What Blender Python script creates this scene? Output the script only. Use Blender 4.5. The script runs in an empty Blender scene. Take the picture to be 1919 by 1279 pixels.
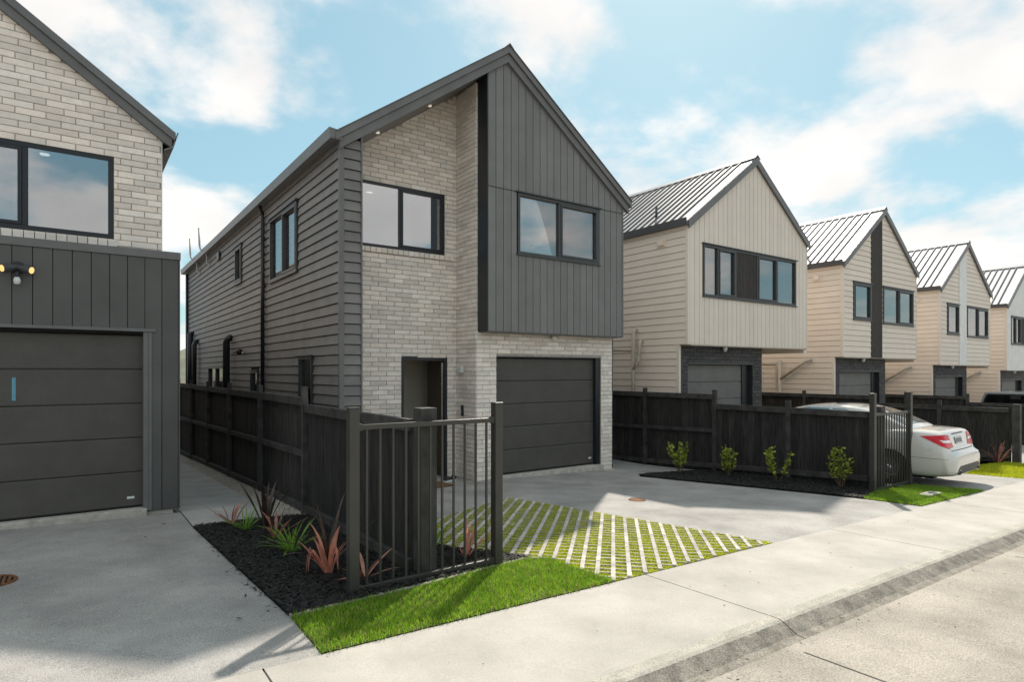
import bpy, bmesh, math, random
import numpy as np
from mathutils import Vector, Matrix
from mathutils.bvhtree import BVHTree
random.seed(7); rng = np.random.default_rng(7)
scene = bpy.context.scene
COL = scene.collection
R = math.radians

# ------------------------------------------------------------------ camera
cam = bpy.data.cameras.new("camera"); co = bpy.data.objects.new("camera", cam); COL.objects.link(co)
co.location = (0, 0, 2.0); YAW = math.atan(817.5/1143.0)
co.rotation_euler = (R(90), 0, -YAW)
cam.sensor_width = 36; cam.lens = 1143/1919*36; cam.shift_y = 56.5/1919; cam.clip_end = 3000; cam.clip_start = 0.05
scene.camera = co
# ------------------------------------------------------------------ sky and sun
SUN_AZ = R(39.1); SUN_EL = R(45)            # azimuth from +X towards +Y
SKY, SUNP, EXPO = 0.15, 2.0, 1.50
w = bpy.data.worlds.new("World"); scene.world = w; w.use_nodes = True
nt = w.node_tree; nt.nodes.clear()
def N(nt, t, **k):
    n = nt.nodes.new(t)
    for a, b in k.items():
        if a in n.inputs: n.inputs[a].default_value = b
        else: setattr(n, a, b)
    return n
sky = N(nt, 'ShaderNodeTexSky'); sky.sky_type = 'NISHITA'; sky.sun_disc = False
sky.sun_elevation = SUN_EL; sky.sun_rotation = R(90) - SUN_AZ; sky.air_density = 1.0; sky.dust_density = 0.6; sky.ozone_density = 2.0
tc = N(nt, 'ShaderNodeTexCoord')
sep = N(nt, 'ShaderNodeSeparateXYZ'); nt.links.new(tc.outputs['Generated'], sep.inputs[0])
zz = N(nt, 'ShaderNodeMath', operation='MAXIMUM'); nt.links.new(sep.outputs[2], zz.inputs[0]); zz.inputs[1].default_value = 0.0
za = N(nt, 'ShaderNodeMath', operation='ADD'); nt.links.new(zz.outputs[0], za.inputs[0]); za.inputs[1].default_value = 0.42
dv = N(nt, 'ShaderNodeVectorMath', operation='DIVIDE'); nt.links.new(tc.outputs['Generated'], dv.inputs[0])
cb = N(nt, 'ShaderNodeCombineXYZ')
for i in range(3): nt.links.new(za.outputs[0], cb.inputs[i])
nt.links.new(cb.outputs[0], dv.inputs[1])
mp = N(nt, 'ShaderNodeMapping'); mp.inputs['Location'].default_value = (7.7, 1.1, 2.3); mp.inputs['Scale'].default_value = (1, 1, 1.7)
nt.links.new(dv.outputs[0], mp.inputs[0])
no = N(nt, 'ShaderNodeTexNoise'); no.inputs['Scale'].default_value = 2.3; no.inputs['Detail'].default_value = 9; no.inputs['Roughness'].default_value = 0.54
no.inputs['Distortion'].default_value = 0.1
nt.links.new(mp.outputs[0], no.inputs['Vector'])
rp = N(nt, 'ShaderNodeValToRGB'); rp.color_ramp.elements[0].position = 0.42; rp.color_ramp.elements[1].position = 0.56
rp.color_ramp.interpolation = 'EASE'
nt.links.new(no.outputs[0], rp.inputs[0])
no2 = N(nt, 'ShaderNodeTexNoise'); no2.inputs['Scale'].default_value = 3.6; no2.inputs['Detail'].default_value = 6
nt.links.new(mp.outputs[0], no2.inputs['Vector'])
cr = N(nt, 'ShaderNodeValToRGB'); cr.color_ramp.elements[0].position = 0.35; cr.color_ramp.elements[1].position = 0.65
cr.color_ramp.elements[0].color = (2.20, 2.16, 2.13, 1); cr.color_ramp.elements[1].color = (2.60, 2.53, 2.45, 1)
nt.links.new(no2.outputs[0], cr.inputs[0])
skm = N(nt, 'ShaderNodeMixRGB', blend_type='MULTIPLY'); skm.inputs[0].default_value = 1; skm.inputs[2].default_value = (0.135, 0.135, 0.11, 1)
nt.links.new(sky.outputs[0], skm.inputs[1])
veil = N(nt, 'ShaderNodeMixRGB', blend_type='ADD'); veil.inputs[0].default_value = 1; veil.inputs[2].default_value = (0.56, 0.99, 1.18, 1)   # thin even haze veil
nt.links.new(skm.outputs[0], veil.inputs[1])
mx = N(nt, 'ShaderNodeMixRGB'); nt.links.new(rp.outputs[0], mx.inputs[0]); nt.links.new(veil.outputs[0], mx.inputs[1]); nt.links.new(cr.outputs[0], mx.inputs[2])
bg = N(nt, 'ShaderNodeBackground'); bg.inputs[1].default_value = SKY; nt.links.new(mx.outputs[0], bg.inputs[0])
wo = N(nt, 'ShaderNodeOutputWorld'); nt.links.new(bg.outputs[0], wo.inputs[0])
sl = bpy.data.lights.new("sun", 'SUN'); sl.energy = SUNP; sl.angle = R(1.2); sl.color = (1, 0.92, 0.81)
so = bpy.data.objects.new("sun", sl); COL.objects.link(so)
sd = Vector((math.cos(SUN_AZ)*math.cos(SUN_EL), math.sin(SUN_AZ)*math.cos(SUN_EL), math.sin(SUN_EL)))
so.rotation_euler = sd.to_track_quat('Z', 'Y').to_euler(); so.location = sd*60
vs = scene.view_settings; vs.view_transform = 'Standard'; vs.look = 'None'; vs.exposure = EXPO; vs.gamma = 1; vs.use_curve_mapping = False
scene.render.resolution_x = 1024; scene.render.resolution_y = 683

# ------------------------------------------------------------------ materials
def mat(name, col, rough=0.6, var=0.15, scale=6.0, bump=0.0, bscale=60, metal=0.0, spec=0.4, rand=0.0, speck=0.0, spscale=220, col2=None, coat=0, stretch=None, tint=None, trans=0.0):
    """principled material: large noise blotches (var), fine specks (speck), per-piece random value (rand)"""
    m = bpy.data.materials.new(name); m.use_nodes = True; t = m.node_tree; t.nodes.clear()
    o = N(t, 'ShaderNodeOutputMaterial'); p = N(t, 'ShaderNodeBsdfPrincipled'); t.links.new(p.outputs[0], o.inputs[0])
    p.inputs['Roughness'].default_value = rough; p.inputs['Metallic'].default_value = metal
    p.inputs['Specular IOR Level'].default_value = spec; p.inputs['Coat Weight'].default_value = coat; p.inputs['Coat Roughness'].default_value = 0.05
    g = N(t, 'ShaderNodeNewGeometry'); vec = g.outputs['Position']
    if stretch:
        mpp = N(t, 'ShaderNodeMapping'); mpp.inputs['Scale'].default_value = stretch; t.links.new(vec, mpp.inputs[0]); vec = mpp.outputs[0]
    n1 = N(t, 'ShaderNodeTexNoise'); n1.inputs['Scale'].default_value = scale; n1.inputs['Detail'].default_value = 6; n1.inputs['Roughness'].default_value = 0.6
    t.links.new(vec, n1.inputs['Vector'])
    c = N(t, 'ShaderNodeMixRGB'); a = col; b = col2 or tuple(x*(1-2*var) for x in col)
    if not col2: a = tuple(min(1, x*(1+var)) for x in col)
    c.inputs[1].default_value = (*b, 1); c.inputs[2].default_value = (*a, 1)
    mr = N(t, 'ShaderNodeMapRange'); mr.inputs[1].default_value = 0.3; mr.inputs[2].default_value = 0.7; t.links.new(n1.outputs[0], mr.inputs[0])
    t.links.new(mr.outputs[0], c.inputs[0]); out = c.outputs[0]
    if speck:
        n2 = N(t, 'ShaderNodeTexNoise'); n2.inputs['Scale'].default_value = spscale; n2.inputs['Detail'].default_value = 2
        t.links.new(g.outputs['Position'], n2.inputs['Vector'])
        m2 = N(t, 'ShaderNodeMapRange'); m2.inputs[1].default_value = 0.32; m2.inputs[2].default_value = 0.68
        m2.inputs[3].default_value = 1-speck; m2.inputs[4].default_value = 1+speck; t.links.new(n2.outputs[0], m2.inputs[0])
        mm = N(t, 'ShaderNodeVectorMath', operation='SCALE'); t.links.new(out, mm.inputs[0]); t.links.new(m2.outputs[0], mm.inputs['Scale']); out = mm.outputs[0]
    if rand:
        oi = N(t, 'ShaderNodeObjectInfo'); ad = N(t, 'ShaderNodeMath', operation='ADD'); t.links.new(oi.outputs['Random'], ad.inputs[0]); t.links.new(g.outputs['Random Per Island'], ad.inputs[1])
        fr = N(t, 'ShaderNodeMath', operation='FRACT'); t.links.new(ad.outputs[0], fr.inputs[0])
        m3 = N(t, 'ShaderNodeMapRange'); m3.inputs[3].default_value = 1-rand; m3.inputs[4].default_value = 1+rand*0.7; t.links.new(fr.outputs[0], m3.inputs[0])
        mm = N(t, 'ShaderNodeVectorMath', operation='SCALE'); t.links.new(out, mm.inputs[0]); t.links.new(m3.outputs[0], mm.inputs['Scale']); out = mm.outputs[0]
        if tint:
            ml = N(t, 'ShaderNodeMath', operation='MULTIPLY'); t.links.new(fr.outputs[0], ml.inputs[0]); ml.inputs[1].default_value = 7.31
            f2 = N(t, 'ShaderNodeMath', operation='FRACT'); t.links.new(ml.outputs[0], f2.inputs[0])
            mt = N(t, 'ShaderNodeMixRGB', blend_type='MULTIPLY'); t.links.new(f2.outputs[0], mt.inputs[0]); t.links.new(out, mt.inputs[1]); mt.inputs[2].default_value = (*tint, 1); out = mt.outputs[0]
    t.links.new(out, p.inputs['Base Color'])
    if trans:
        tl_ = N(t, 'ShaderNodeBsdfTranslucent'); t.links.new(out, tl_.inputs[0]); ms_ = N(t, 'ShaderNodeMixShader'); ms_.inputs[0].default_value = trans
        t.links.new(p.outputs[0], ms_.inputs[1]); t.links.new(tl_.outputs[0], ms_.inputs[2]); t.links.new(ms_.outputs[0], o.inputs[0])
    if bump:
        n3 = N(t, 'ShaderNodeTexNoise'); n3.inputs['Scale'].default_value = bscale; n3.inputs['Detail'].default_value = 4
        t.links.new(vec, n3.inputs['Vector'])
        bp = N(t, 'ShaderNodeBump'); bp.inputs['Strength'].default_value = bump; bp.inputs['Distance'].default_value = 0.01
        t.links.new(n3.outputs[0], bp.inputs['Height']); t.links.new(bp.outputs[0], p.inputs['Normal'])
    return m
def emit(name, col, s):
    m = bpy.data.materials.new(name); m.use_nodes = True; t = m.node_tree; t.nodes.clear()
    o = N(t, 'ShaderNodeOutputMaterial'); e = N(t, 'ShaderNodeEmission'); e.inputs[0].default_value = (*col, 1); e.inputs[1].default_value = s
    t.links.new(e.outputs[0], o.inputs[0]); return m
def glassmat(name, refl=0.35, tint=(0.75, 0.8, 0.85), rough=0.0, power=1.0):
    m = bpy.data.materials.new(name); m.use_nodes = True; t = m.node_tree; t.nodes.clear()
    o = N(t, 'ShaderNodeOutputMaterial'); mxs = N(t, 'ShaderNodeMixShader'); tr = N(t, 'ShaderNodeBsdfTransparent'); gl = N(t, 'ShaderNodeBsdfGlossy')
    tr.inputs[0].default_value = (*tint, 1); gl.inputs['Roughness'].default_value = rough; gl.inputs[0].default_value = (0.93, 0.92, 0.91, 1)
    lw = N(t, 'ShaderNodeLayerWeight'); lw.inputs[0].default_value = 0.35
    mr = N(t, 'ShaderNodeMapRange'); mr.inputs[3].default_value = refl; mr.inputs[4].default_value = 0.95
    t.links.new(lw.outputs['Fresnel'], mr.inputs[0]); t.links.new(mr.outputs[0], mxs.inputs[0]); t.links.new(tr.outputs[0], mxs.inputs[1]); t.links.new(gl.outputs[0], mxs.inputs[2])
    t.links.new(mxs.outputs[0], o.inputs[0]); return m
MT = dict(
 brick=mat('brick_greige', (0.84, 0.77, 0.705), 0.85, 0.05, 9, 0.25, 90, rand=0.16, speck=0.08, spscale=160, tint=(1.0, 0.96, 0.93)),
 mortar=mat('mortar_dark', (0.46, 0.42, 0.37), 0.95, 0.15, 14),
 blackbrick=mat('brick_charcoal', (0.075, 0.073, 0.072), 0.7, 0.2, 12, 0.3, 80, rand=0.25),
 blackmortar=mat('mortar_black', (0.03, 0.03, 0.03), 0.95),
 char=mat('charcoal_weatherboard_paint', (0.195, 0.185, 0.178), 0.55, 0.10, 2.5, 0.1, 30, rand=0.08, speck=0.06),
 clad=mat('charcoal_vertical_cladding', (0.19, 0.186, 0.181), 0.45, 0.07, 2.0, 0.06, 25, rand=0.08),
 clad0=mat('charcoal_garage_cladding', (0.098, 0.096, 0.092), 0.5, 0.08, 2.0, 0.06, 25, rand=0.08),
 dark=mat('recess_shadow_black', (0.012, 0.012, 0.012), 0.9, 0.1),  # near-black colour stands in for shade inside gaps and holes
 trim=mat('charcoal_trim_paint', (0.15, 0.148, 0.146), 0.45, 0.08, 3),
 metaltrim=mat('charcoal_roof_flashing', (0.16, 0.157, 0.155), 0.4, 0.08, 3, metal=0.2),
 black=mat('black_aluminium', (0.018, 0.021, 0.026), 0.35, 0.1, 5),
 winframe=mat('charcoal_window_aluminium', (0.055, 0.058, 0.06), 0.4, 0.08, 5),
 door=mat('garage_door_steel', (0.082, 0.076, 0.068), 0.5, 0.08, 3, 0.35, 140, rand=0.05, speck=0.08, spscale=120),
 door2=mat('garage_door_steel_grey', (0.16, 0.153, 0.145), 0.5, 0.08, 3, rand=0.05),
 cream=mat('cream_weatherboard_paint', (0.80, 0.695, 0.595), 0.55, 0.025, 2, 0.04, 30, rand=0.04),
 cream2=mat('greige_vertical_cladding', (0.76, 0.675, 0.59), 0.55, 0.025, 2, rand=0.04),
 white=mat('off_white_paint', (0.78, 0.77, 0.74), 0.5, 0.05, 3),
 roofm=mat('grey_metal_roofing', (0.40, 0.40, 0.41), 0.5, 0.08, 1.5, metal=0.4),
 roofdark=mat('charcoal_metal_roofing', (0.09, 0.09, 0.095), 0.4, 0.1, 2, metal=0.3),
 roofrib=mat('shaded_roof_rib', (0.10, 0.095, 0.092), 0.55, 0.08, 2, metal=0.2),  # same metal as the pans, rib shade put into a darker colour
 timber=mat('dark_stained_timber', (0.045, 0.037, 0.032), 0.7, 0.3, 4, 0.3, 40, rand=0.15, stretch=(9, 9, 1)),
 fence=mat('black_stained_timber', (0.044, 0.042, 0.039), 0.75, 0.35, 3.5, 0.35, 30, rand=0.3, spec=0.3, stretch=(10, 10, 1)),
 fencerail=mat('black_stained_rail', (0.066, 0.063, 0.058), 0.7, 0.3, 5, 0.2, 40, spec=0.35),
 railing=mat('dark_bronze_powdercoat', (0.052, 0.049, 0.043), 0.35, 0.08, 4, spec=0.5),
 room=mat('room_plaster', (0.84, 0.835, 0.82), 0.8, 0.02),
 roomgreige=mat('hall_plaster', (0.58, 0.53, 0.46), 0.8, 0.03),
 glass=glassmat('window_glass', 0.30, (0.72, 0.77, 0.83)), glass2=glassmat('clear_window_glass', 0.20, (0.93, 0.93, 0.93)),
 carglass=glassmat('car_glass', 0.25, (0.25, 0.28, 0.28)),
 drive=mat('grey_exposed_aggregate', (0.375, 0.36, 0.338), 0.85, 0.16, 1.3, 0.5, 170, speck=0.34, spscale=130),
 path=mat('grey_brushed_concrete', (0.44, 0.42, 0.39), 0.85, 0.12, 1.6, 0.2, 120, speck=0.08),
 pave=mat('pale_footpath_concrete', (0.435, 0.408, 0.368), 0.85, 0.10, 1.6, 0.2, 110, speck=0.09, spscale=90),
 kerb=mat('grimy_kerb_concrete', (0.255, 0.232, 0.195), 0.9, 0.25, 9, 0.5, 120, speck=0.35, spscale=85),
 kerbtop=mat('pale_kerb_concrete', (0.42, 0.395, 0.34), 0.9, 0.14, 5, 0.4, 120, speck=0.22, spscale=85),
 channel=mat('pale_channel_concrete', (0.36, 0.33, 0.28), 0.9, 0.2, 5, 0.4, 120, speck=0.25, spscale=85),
 road=mat('worn_chipseal_concrete', (0.375, 0.338, 0.287), 0.9, 0.16, 1.5, 0.4, 130, speck=0.3, spscale=95),
 joint=mat('joint_dark', (0.09, 0.085, 0.075), 0.95, 0.2, 20),
 earth=mat('earth', (0.14, 0.12, 0.09), 0.95, 0.3, 1),
 turf=mat('turf_soil', (0.11, 0.13, 0.03), 0.95, 0.35, 12),
 turf2=mat('sparse_turf_moss', (0.36, 0.38, 0.04), 0.95, 0.4, 14),
 blade=mat('grass_blade_green', (0.27, 0.52, 0.035), 0.55, 0.25, 5, rand=0.55, col2=(0.14, 0.34, 0.022), tint=(1.35, 1.0, 0.8), trans=0.5),
 bladedry=mat('grass_blade_straw', (0.50, 0.46, 0.16), 0.6, 0.2, 5, rand=0.4, trans=0.4),
 blade2=mat('grass_blade_yellow', (0.54, 0.60, 0.035), 0.55, 0.25, 5, rand=0.35, col2=(0.40, 0.50, 0.022), tint=(1.15, 0.95, 0.8), trans=0.45),
 paver=mat('pale_paver_concrete', (0.52, 0.485, 0.44), 0.9, 0.2, 7, 0.4, 100, rand=0.2, speck=0.2),
 litter=mat('dry_leaf_litter', (0.11, 0.07, 0.04), 0.9, 0.3, 30, rand=0.6),
 mulch=mat('mulch_base', (0.010, 0.009, 0.008), 0.95, 0.3, 20),
 chip=mat('black_bark_chip', (0.021, 0.019, 0.017), 0.7, 0.3, 30, rand=0.75),
 pebble=mat('cream_pebble', (0.62, 0.56, 0.48), 0.9, 0.2, 30, rand=0.45),
 flaxred=mat('flax_leaf_salmon', (0.85, 0.37, 0.26), 0.5, 0.2, 8, rand=0.25, trans=0.35), flaxdark=mat('flax_leaf_bronze', (0.085, 0.06, 0.05), 0.45, 0.3, 8, rand=0.3),
 flaxpink=mat('flax_leaf_rust', (0.55, 0.25, 0.18), 0.5, 0.25, 8, rand=0.3, trans=0.3), flaxgreen=mat('grass_tuft_leaf', (0.24, 0.42, 0.06), 0.5, 0.2, 8, rand=0.35, trans=0.4),
 leaf=mat('shrub_leaf', (0.36, 0.46, 0.075), 0.35, 0.25, 10, rand=0.5, tint=(1.3, 1.1, 0.9), trans=0.4), stem=mat('shrub_stem', (0.12, 0.09, 0.05), 0.8),
 paint=mat('pearl_white_car_paint', (0.62, 0.60, 0.555), 0.18, 0.02, 1, coat=1.0), carplastic=mat('grey_bumper_plastic', (0.09, 0.088, 0.085), 0.6),
 tyre=mat('tyre_rubber', (0.015, 0.015, 0.015), 0.85), rim=mat('alloy_rim', (0.55, 0.55, 0.56), 0.3, 0.05, metal=0.9),
 red=mat('red_lamp_lens', (0.62, 0.008, 0.022), 0.25, 0.1, 30, coat=0.25, spec=0.25), lens=mat('clear_lamp_lens', (0.75, 0.73, 0.72), 0.15, 0.05, coat=1.0),
 chrome=mat('chrome', (0.7, 0.7, 0.7), 0.12, 0.02, metal=1), ute=mat('silver_ute_paint', (0.35, 0.35, 0.35), 0.3, 0.03, coat=0.8),
 plate=mat('number_plate_white', (0.62, 0.62, 0.6), 0.4, 0.03), ink=mat('plate_ink', (0.12, 0.12, 0.13), 0.5),
 pipe=mat('cream_pvc_pipe', (0.60, 0.53, 0.44), 0.45, 0.04), pipegrey=mat('grey_pvc_pipe', (0.38, 0.38, 0.38), 0.45, 0.04),
 rust=mat('rusty_iron', (0.20, 0.085, 0.035), 0.85, 0.35, 30, 0.3, 60), tape=mat('blue_masking_tape', (0.12, 0.33, 0.44), 0.6, 0.08, 20),
 coir=mat('brown_coir_mat', (0.22, 0.10, 0.04), 0.95, 0.3, 30, 0.4, 200), shoe=mat('dark_shoe_fabric', (0.05, 0.04, 0.035), 0.8, 0.3, 30),
 sticker=mat('white_sticker', (0.75, 0.75, 0.73), 0.5, 0.02), hillm=mat('hazy_hill', (0.16, 0.17, 0.12), 0.95, 0.3, 0.05),
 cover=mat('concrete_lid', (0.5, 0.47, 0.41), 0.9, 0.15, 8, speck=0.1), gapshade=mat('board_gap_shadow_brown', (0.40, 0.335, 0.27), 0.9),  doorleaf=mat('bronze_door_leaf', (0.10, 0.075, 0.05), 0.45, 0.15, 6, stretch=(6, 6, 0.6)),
 softlight=emit('soffit_light_glow', (1, 0.88, 0.7), 0.22),
 downlight=emit('downlight_glow', (1, 0.90, 0.74), 0.55), spot=emit('warm_lamp_glow', (1, 0.58, 0.22), 0.5), deadglass=mat('lamp_white_plastic', (0.72, 0.72, 0.7), 0.4, 0.03),
)

# ------------------------------------------------------------------ mesh helpers
ORG = {}
def pos(o): return ORG.get(o.name, Vector((0, 0, 0)))
class B:
    def __init__(s): s.v = []; s.f = []
    def add(s, vs, fs):
        k = len(s.v); s.v += [tuple(v) for v in vs]; s.f += [tuple(i+k for i in f) for f in fs]; return s
    def box(s, x0, x1, y0, y1, z0, z1):
        return s.add([(x0,y0,z0),(x1,y0,z0),(x1,y1,z0),(x0,y1,z0),(x0,y0,z1),(x1,y0,z1),(x1,y1,z1),(x0,y1,z1)],
                     [(0,3,2,1),(4,5,6,7),(0,1,5,4),(1,2,6,5),(2,3,7,6),(3,0,4,7)])
    def abox(s, ax, u0, u1, d0, d1, z0, z1):
        return s.box(u0, u1, d0, d1, z0, z1) if ax == 'Y' else s.box(d0, d1, u0, u1, z0, z1)
    def prism(s, poly, ax, d0, d1):
        """poly of (u,z); extruded along Y (ax='Y', u=X) or along X (ax='X', u=Y) or Z (ax='Z', poly (x,y))"""
        n = len(poly)
        if ax == 'Y': V = [(u, d, z) for d in (d0, d1) for u, z in poly]
        elif ax == 'X': V = [(d, u, z) for d in (d0, d1) for u, z in poly]
        else: V = [(u, q, d) for d in (d0, d1) for u, q in poly]
        return s.add(V, [tuple(range(n))[::-1], tuple(range(n, 2*n))] + [(i, (i+1) % n, n+(i+1) % n, n+i) for i in range(n)])
    def tube(s, pts, r, seg=10, r2=None):
        pts = [Vector(p) for p in pts]; n = len(pts); rings = []
        for i, p in enumerate(pts):
            t = (pts[min(i+1, n-1)] - pts[max(i-1, 0)]).normalized()
            a = t.cross(Vector((0, 0, 1)));  a = a if a.length > 1e-3 else Vector((1, 0, 0)); a.normalize(); b = t.cross(a)
            rr = r if r2 is None else r + (r2-r)*i/(n-1)
            rings.append([p + (a*math.cos(k*2*math.pi/seg) + b*math.sin(k*2*math.pi/seg))*rr for k in range(seg)])
        V = [q for g in rings for q in g]; F = []
        for i in range(n-1):
            for k in range(seg): F.append((i*seg+k, i*seg+(k+1) % seg, (i+1)*seg+(k+1) % seg, (i+1)*seg+k))
        F += [tuple(range(seg))[::-1], tuple((n-1)*seg+k for k in range(seg))]
        return s.add(V, F)
    def lathe(s, prof, c, axis='Z', seg=24):
        """prof list of (r,h) about axis through c"""
        V = []; n = len(prof)
        for k in range(seg):
            a = k*2*math.pi/seg
            for r, h in prof:
                p = (r*math.cos(a), r*math.sin(a), h)
                if axis == 'X': p = (p[2], p[0], p[1])
                if axis == 'Y': p = (p[0], p[2], p[1])
                V.append((c[0]+p[0], c[1]+p[1], c[2]+p[2]))
        F = [(k*n+i, ((k+1) % seg)*n+i, ((k+1) % seg)*n+i+1, k*n+i+1) for k in range(seg) for i in range(n-1)]
        return s.add(V, F)
    def mesh(s, name, m, o=Vector((0, 0, 0)), smooth=False):
        me = bpy.data.meshes.new(name); me.from_pydata([(x-o[0], y-o[1], z-o[2]) for x, y, z in s.v], [], s.f)
        bm = bmesh.new(); bm.from_mesh(me); bmesh.ops.recalc_face_normals(bm, faces=bm.faces); bm.to_mesh(me); bm.free()
        if smooth: me.polygons.foreach_set('use_smooth', [True]*len(me.polygons))
        me.materials.append(MT[m] if isinstance(m, str) else m); return me
    def build(s, name, m, parent=None, smooth=False, bevel=0, angle=None):
        if not s.v: return None
        o = bpy.data.objects.new(name, s.mesh(name, m, pos(parent) if parent else Vector((0, 0, 0)), smooth)); COL.objects.link(o)
        if parent: o.parent = parent; ORG[o.name] = pos(parent)
        if bevel:
            q = o.modifiers.new('bevel', 'BEVEL'); q.width = bevel; q.segments = 2; q.limit_method = 'ANGLE'
        return o
def tag(o, label=None, cat=None, group=None, kind=None):
    if label: o['label'] = label
    if cat: o['category'] = cat
    if group: o['group'] = group
    if kind: o['kind'] = kind
    return o
def thing(name, loc, label, cat, group=None):
    o = bpy.data.objects.new(name, None); COL.objects.link(o); o.location = loc; ORG[o.name] = Vector(loc); o.empty_display_size = 0.2
    return tag(o, label, cat, group)
def inst(name, me, parent, loc, sc=(1, 1, 1), rot=None):
    """another piece that shares mesh data; loc in world space"""
    o = bpy.data.objects.new(name, me); COL.objects.link(o); p = pos(parent)
    o.parent = parent; o.location = (loc[0]-p[0], loc[1]-p[1], loc[2]-p[2]); o.scale = sc; ORG[o.name] = p
    if rot: o.rotation_euler = rot
    return o
def np_obj(name, V, F, m, parent=None, kind=None):
    me = bpy.data.meshes.new(name); V = np.asarray(V, dtype=np.float32); F = np.asarray(F, dtype=np.int32)
    me.vertices.add(len(V)); me.vertices.foreach_set('co', V.ravel()); nf, k = F.shape
    me.loops.add(nf*k); me.loops.foreach_set('vertex_index', F.ravel()); me.polygons.add(nf)
    me.polygons.foreach_set('loop_start', np.arange(0, nf*k, k, dtype=np.int32)); me.update(calc_edges=True); me.validate()
    me.materials.append(MT[m]); o = bpy.data.objects.new(name, me); COL.objects.link(o)
    if parent: o.parent = parent
    if kind: o['kind'] = kind
    return o

# ------------------------------------------------------------------ ground
def cl(v, a, b): return max(a, min(b, v))
def G(X, Y):
    X = cl(X, -30, 45)
    g = 0.02 - 0.025*(X-5.9) - 0.02*(cl(Y, 0, 9.3)-9.3)
    g -= 0.05*cl(X-8.5, 0, 2.6)*cl((Y-6)/4, 0, 1)
    if X < 3.2: g -= 0.045*cl(Y-9.0, 0, 14)
    return g
def inpoly(x, y, P):
    c = False; j = len(P)-1
    for i in range(len(P)):
        if (P[i][1] > y) != (P[j][1] > y) and x < (P[j][0]-P[i][0])*(y-P[i][1])/(P[j][1]-P[i][1])+P[i][0]: c = not c
        j = i
    return c
def sheet(name, P, dz, m, step=0.5, thick=0.0, parent=None, wob=0.0):
    bm = bmesh.new(); vs = [bm.verts.new((x, y, 0)) for x, y in P]; bm.faces.new(vs)
    xs = [p[0] for p in P]; ys = [p[1] for p in P]
    for ax, lo, hi in ((0, min(xs), max(xs)), (1, min(ys), max(ys))):
        k = math.ceil(lo/step)*step
        while k < hi:
            co_ = [0, 0, 0]; no_ = [0, 0, 0]; co_[ax] = k; no_[ax] = 1
            bmesh.ops.bisect_plane(bm, geom=bm.verts[:]+bm.edges[:]+bm.faces[:], plane_co=co_, plane_no=no_); k += step
    if thick:
        r = bmesh.ops.extrude_face_region(bm, geom=bm.faces[:])
        top = {v for v in r['geom'] if isinstance(v, bmesh.types.BMVert)}
        for v in bm.verts: v.co.z = G(v.co.x, v.co.y) + (dz if v in top else dz-thick)
    else:
        for v in bm.verts: v.co.z = G(v.co.x, v.co.y) + dz
    bmesh.ops.recalc_face_normals(bm, faces=bm.faces[:])
    me = bpy.data.meshes.new(name); bm.to_mesh(me); bm.free()
    if not thick and len(me.polygons) and me.polygons[0].normal.z < 0: me.flip_normals()
    me.materials.append(MT[m]); o = bpy.data.objects.new(name, me); COL.objects.link(o)
    if parent: o.parent = parent
    else: o['kind'] = 'structure'
    return o
gx = np.concatenate([np.linspace(-700, -40, 8), np.arange(-30, 46, 1.0), np.linspace(55, 900, 10)])
gy = np.concatenate([np.linspace(-300, -10, 6), np.arange(-4, 26, 1.0), np.linspace(30, 900, 10)])
V = [(x, y, G(x, y)-0.10) for y in gy for x in gx]; nx = len(gx)
F = [(j*nx+i, j*nx+i+1, (j+1)*nx+i+1, (j+1)*nx+i) for j in range(len(gy)-1) for i in range(nx-1)]
np_obj('ground', V, F, 'earth', kind='structure')
sheet('road', [(-30, -6), (45, -6), (45, 2.24), (-30, 2.24)], -0.055, 'road', 1.0)
# road slab joints and footpath slabs
for X in (-0.2, 3.87, 8.0, 12.1, 16.2): sheet('road_joint', [(X-0.005, -2), (X+0.005, -2), (X+0.005, 2.13), (X-0.005, 2.13)], -0.0515, 'joint', 1.0)
XS = [-14, -10.3, -6.8, -3.1, 0.89, 4.15, 7.40, 10.7, 14.0, 17.3, 20.6, 23.9, 27.2, 30.5, 33.8, 37.1, 40.4, 45]
fp = sheet('footpath', [(-30, 2.5), (45, 2.5), (45, 3.75), (-30, 3.75)], -0.02, 'joint', 1.0)
for a, b in zip(XS[:-1], XS[1:]):
    sheet('footpath_slab', [(a+0.006, 2.55), (b-0.006, 2.55), (b-0.006, 3.749), (a+0.006, 3.749)], 0.0, 'pave', 0.8, 0.06, parent=fp)
kb = None
for i, (a, b) in enumerate(zip(XS[:-1], XS[1:])):
    def kseg(P, m, name, parent):
        b_ = B(); n = 8
        for k in range(n):
            x0 = a+0.004+(b-a-0.008)*k/n; x1 = a+0.004+(b-a-0.008)*(k+1)/n
            V_ = [(x, y, G(x, y)+z) for x in (x0, x1) for y, z in P]; q = len(P)
            b_.add(V_, [(j, j+1, q+j+1, q+j) for j in range(q-1)])
        return b_.build(name, m, parent, smooth=False)
    if kb is None: kb = kseg([(2.24, -0.2), (2.55, -0.2)], 'kerb', 'kerb', None); kb['kind'] = 'structure'
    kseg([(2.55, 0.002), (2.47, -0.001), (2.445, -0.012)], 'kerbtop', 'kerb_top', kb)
    kseg([(2.445, -0.012), (2.41, -0.030), (2.34, -0.070), (2.27, -0.078)], 'kerb', 'kerb_stone', kb); kseg([(2.27, -0.078), (2.2, -0.062), (2.15, -0.0562), (2.10, -0.07)], 'channel', 'kerb_channel', kb)
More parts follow.
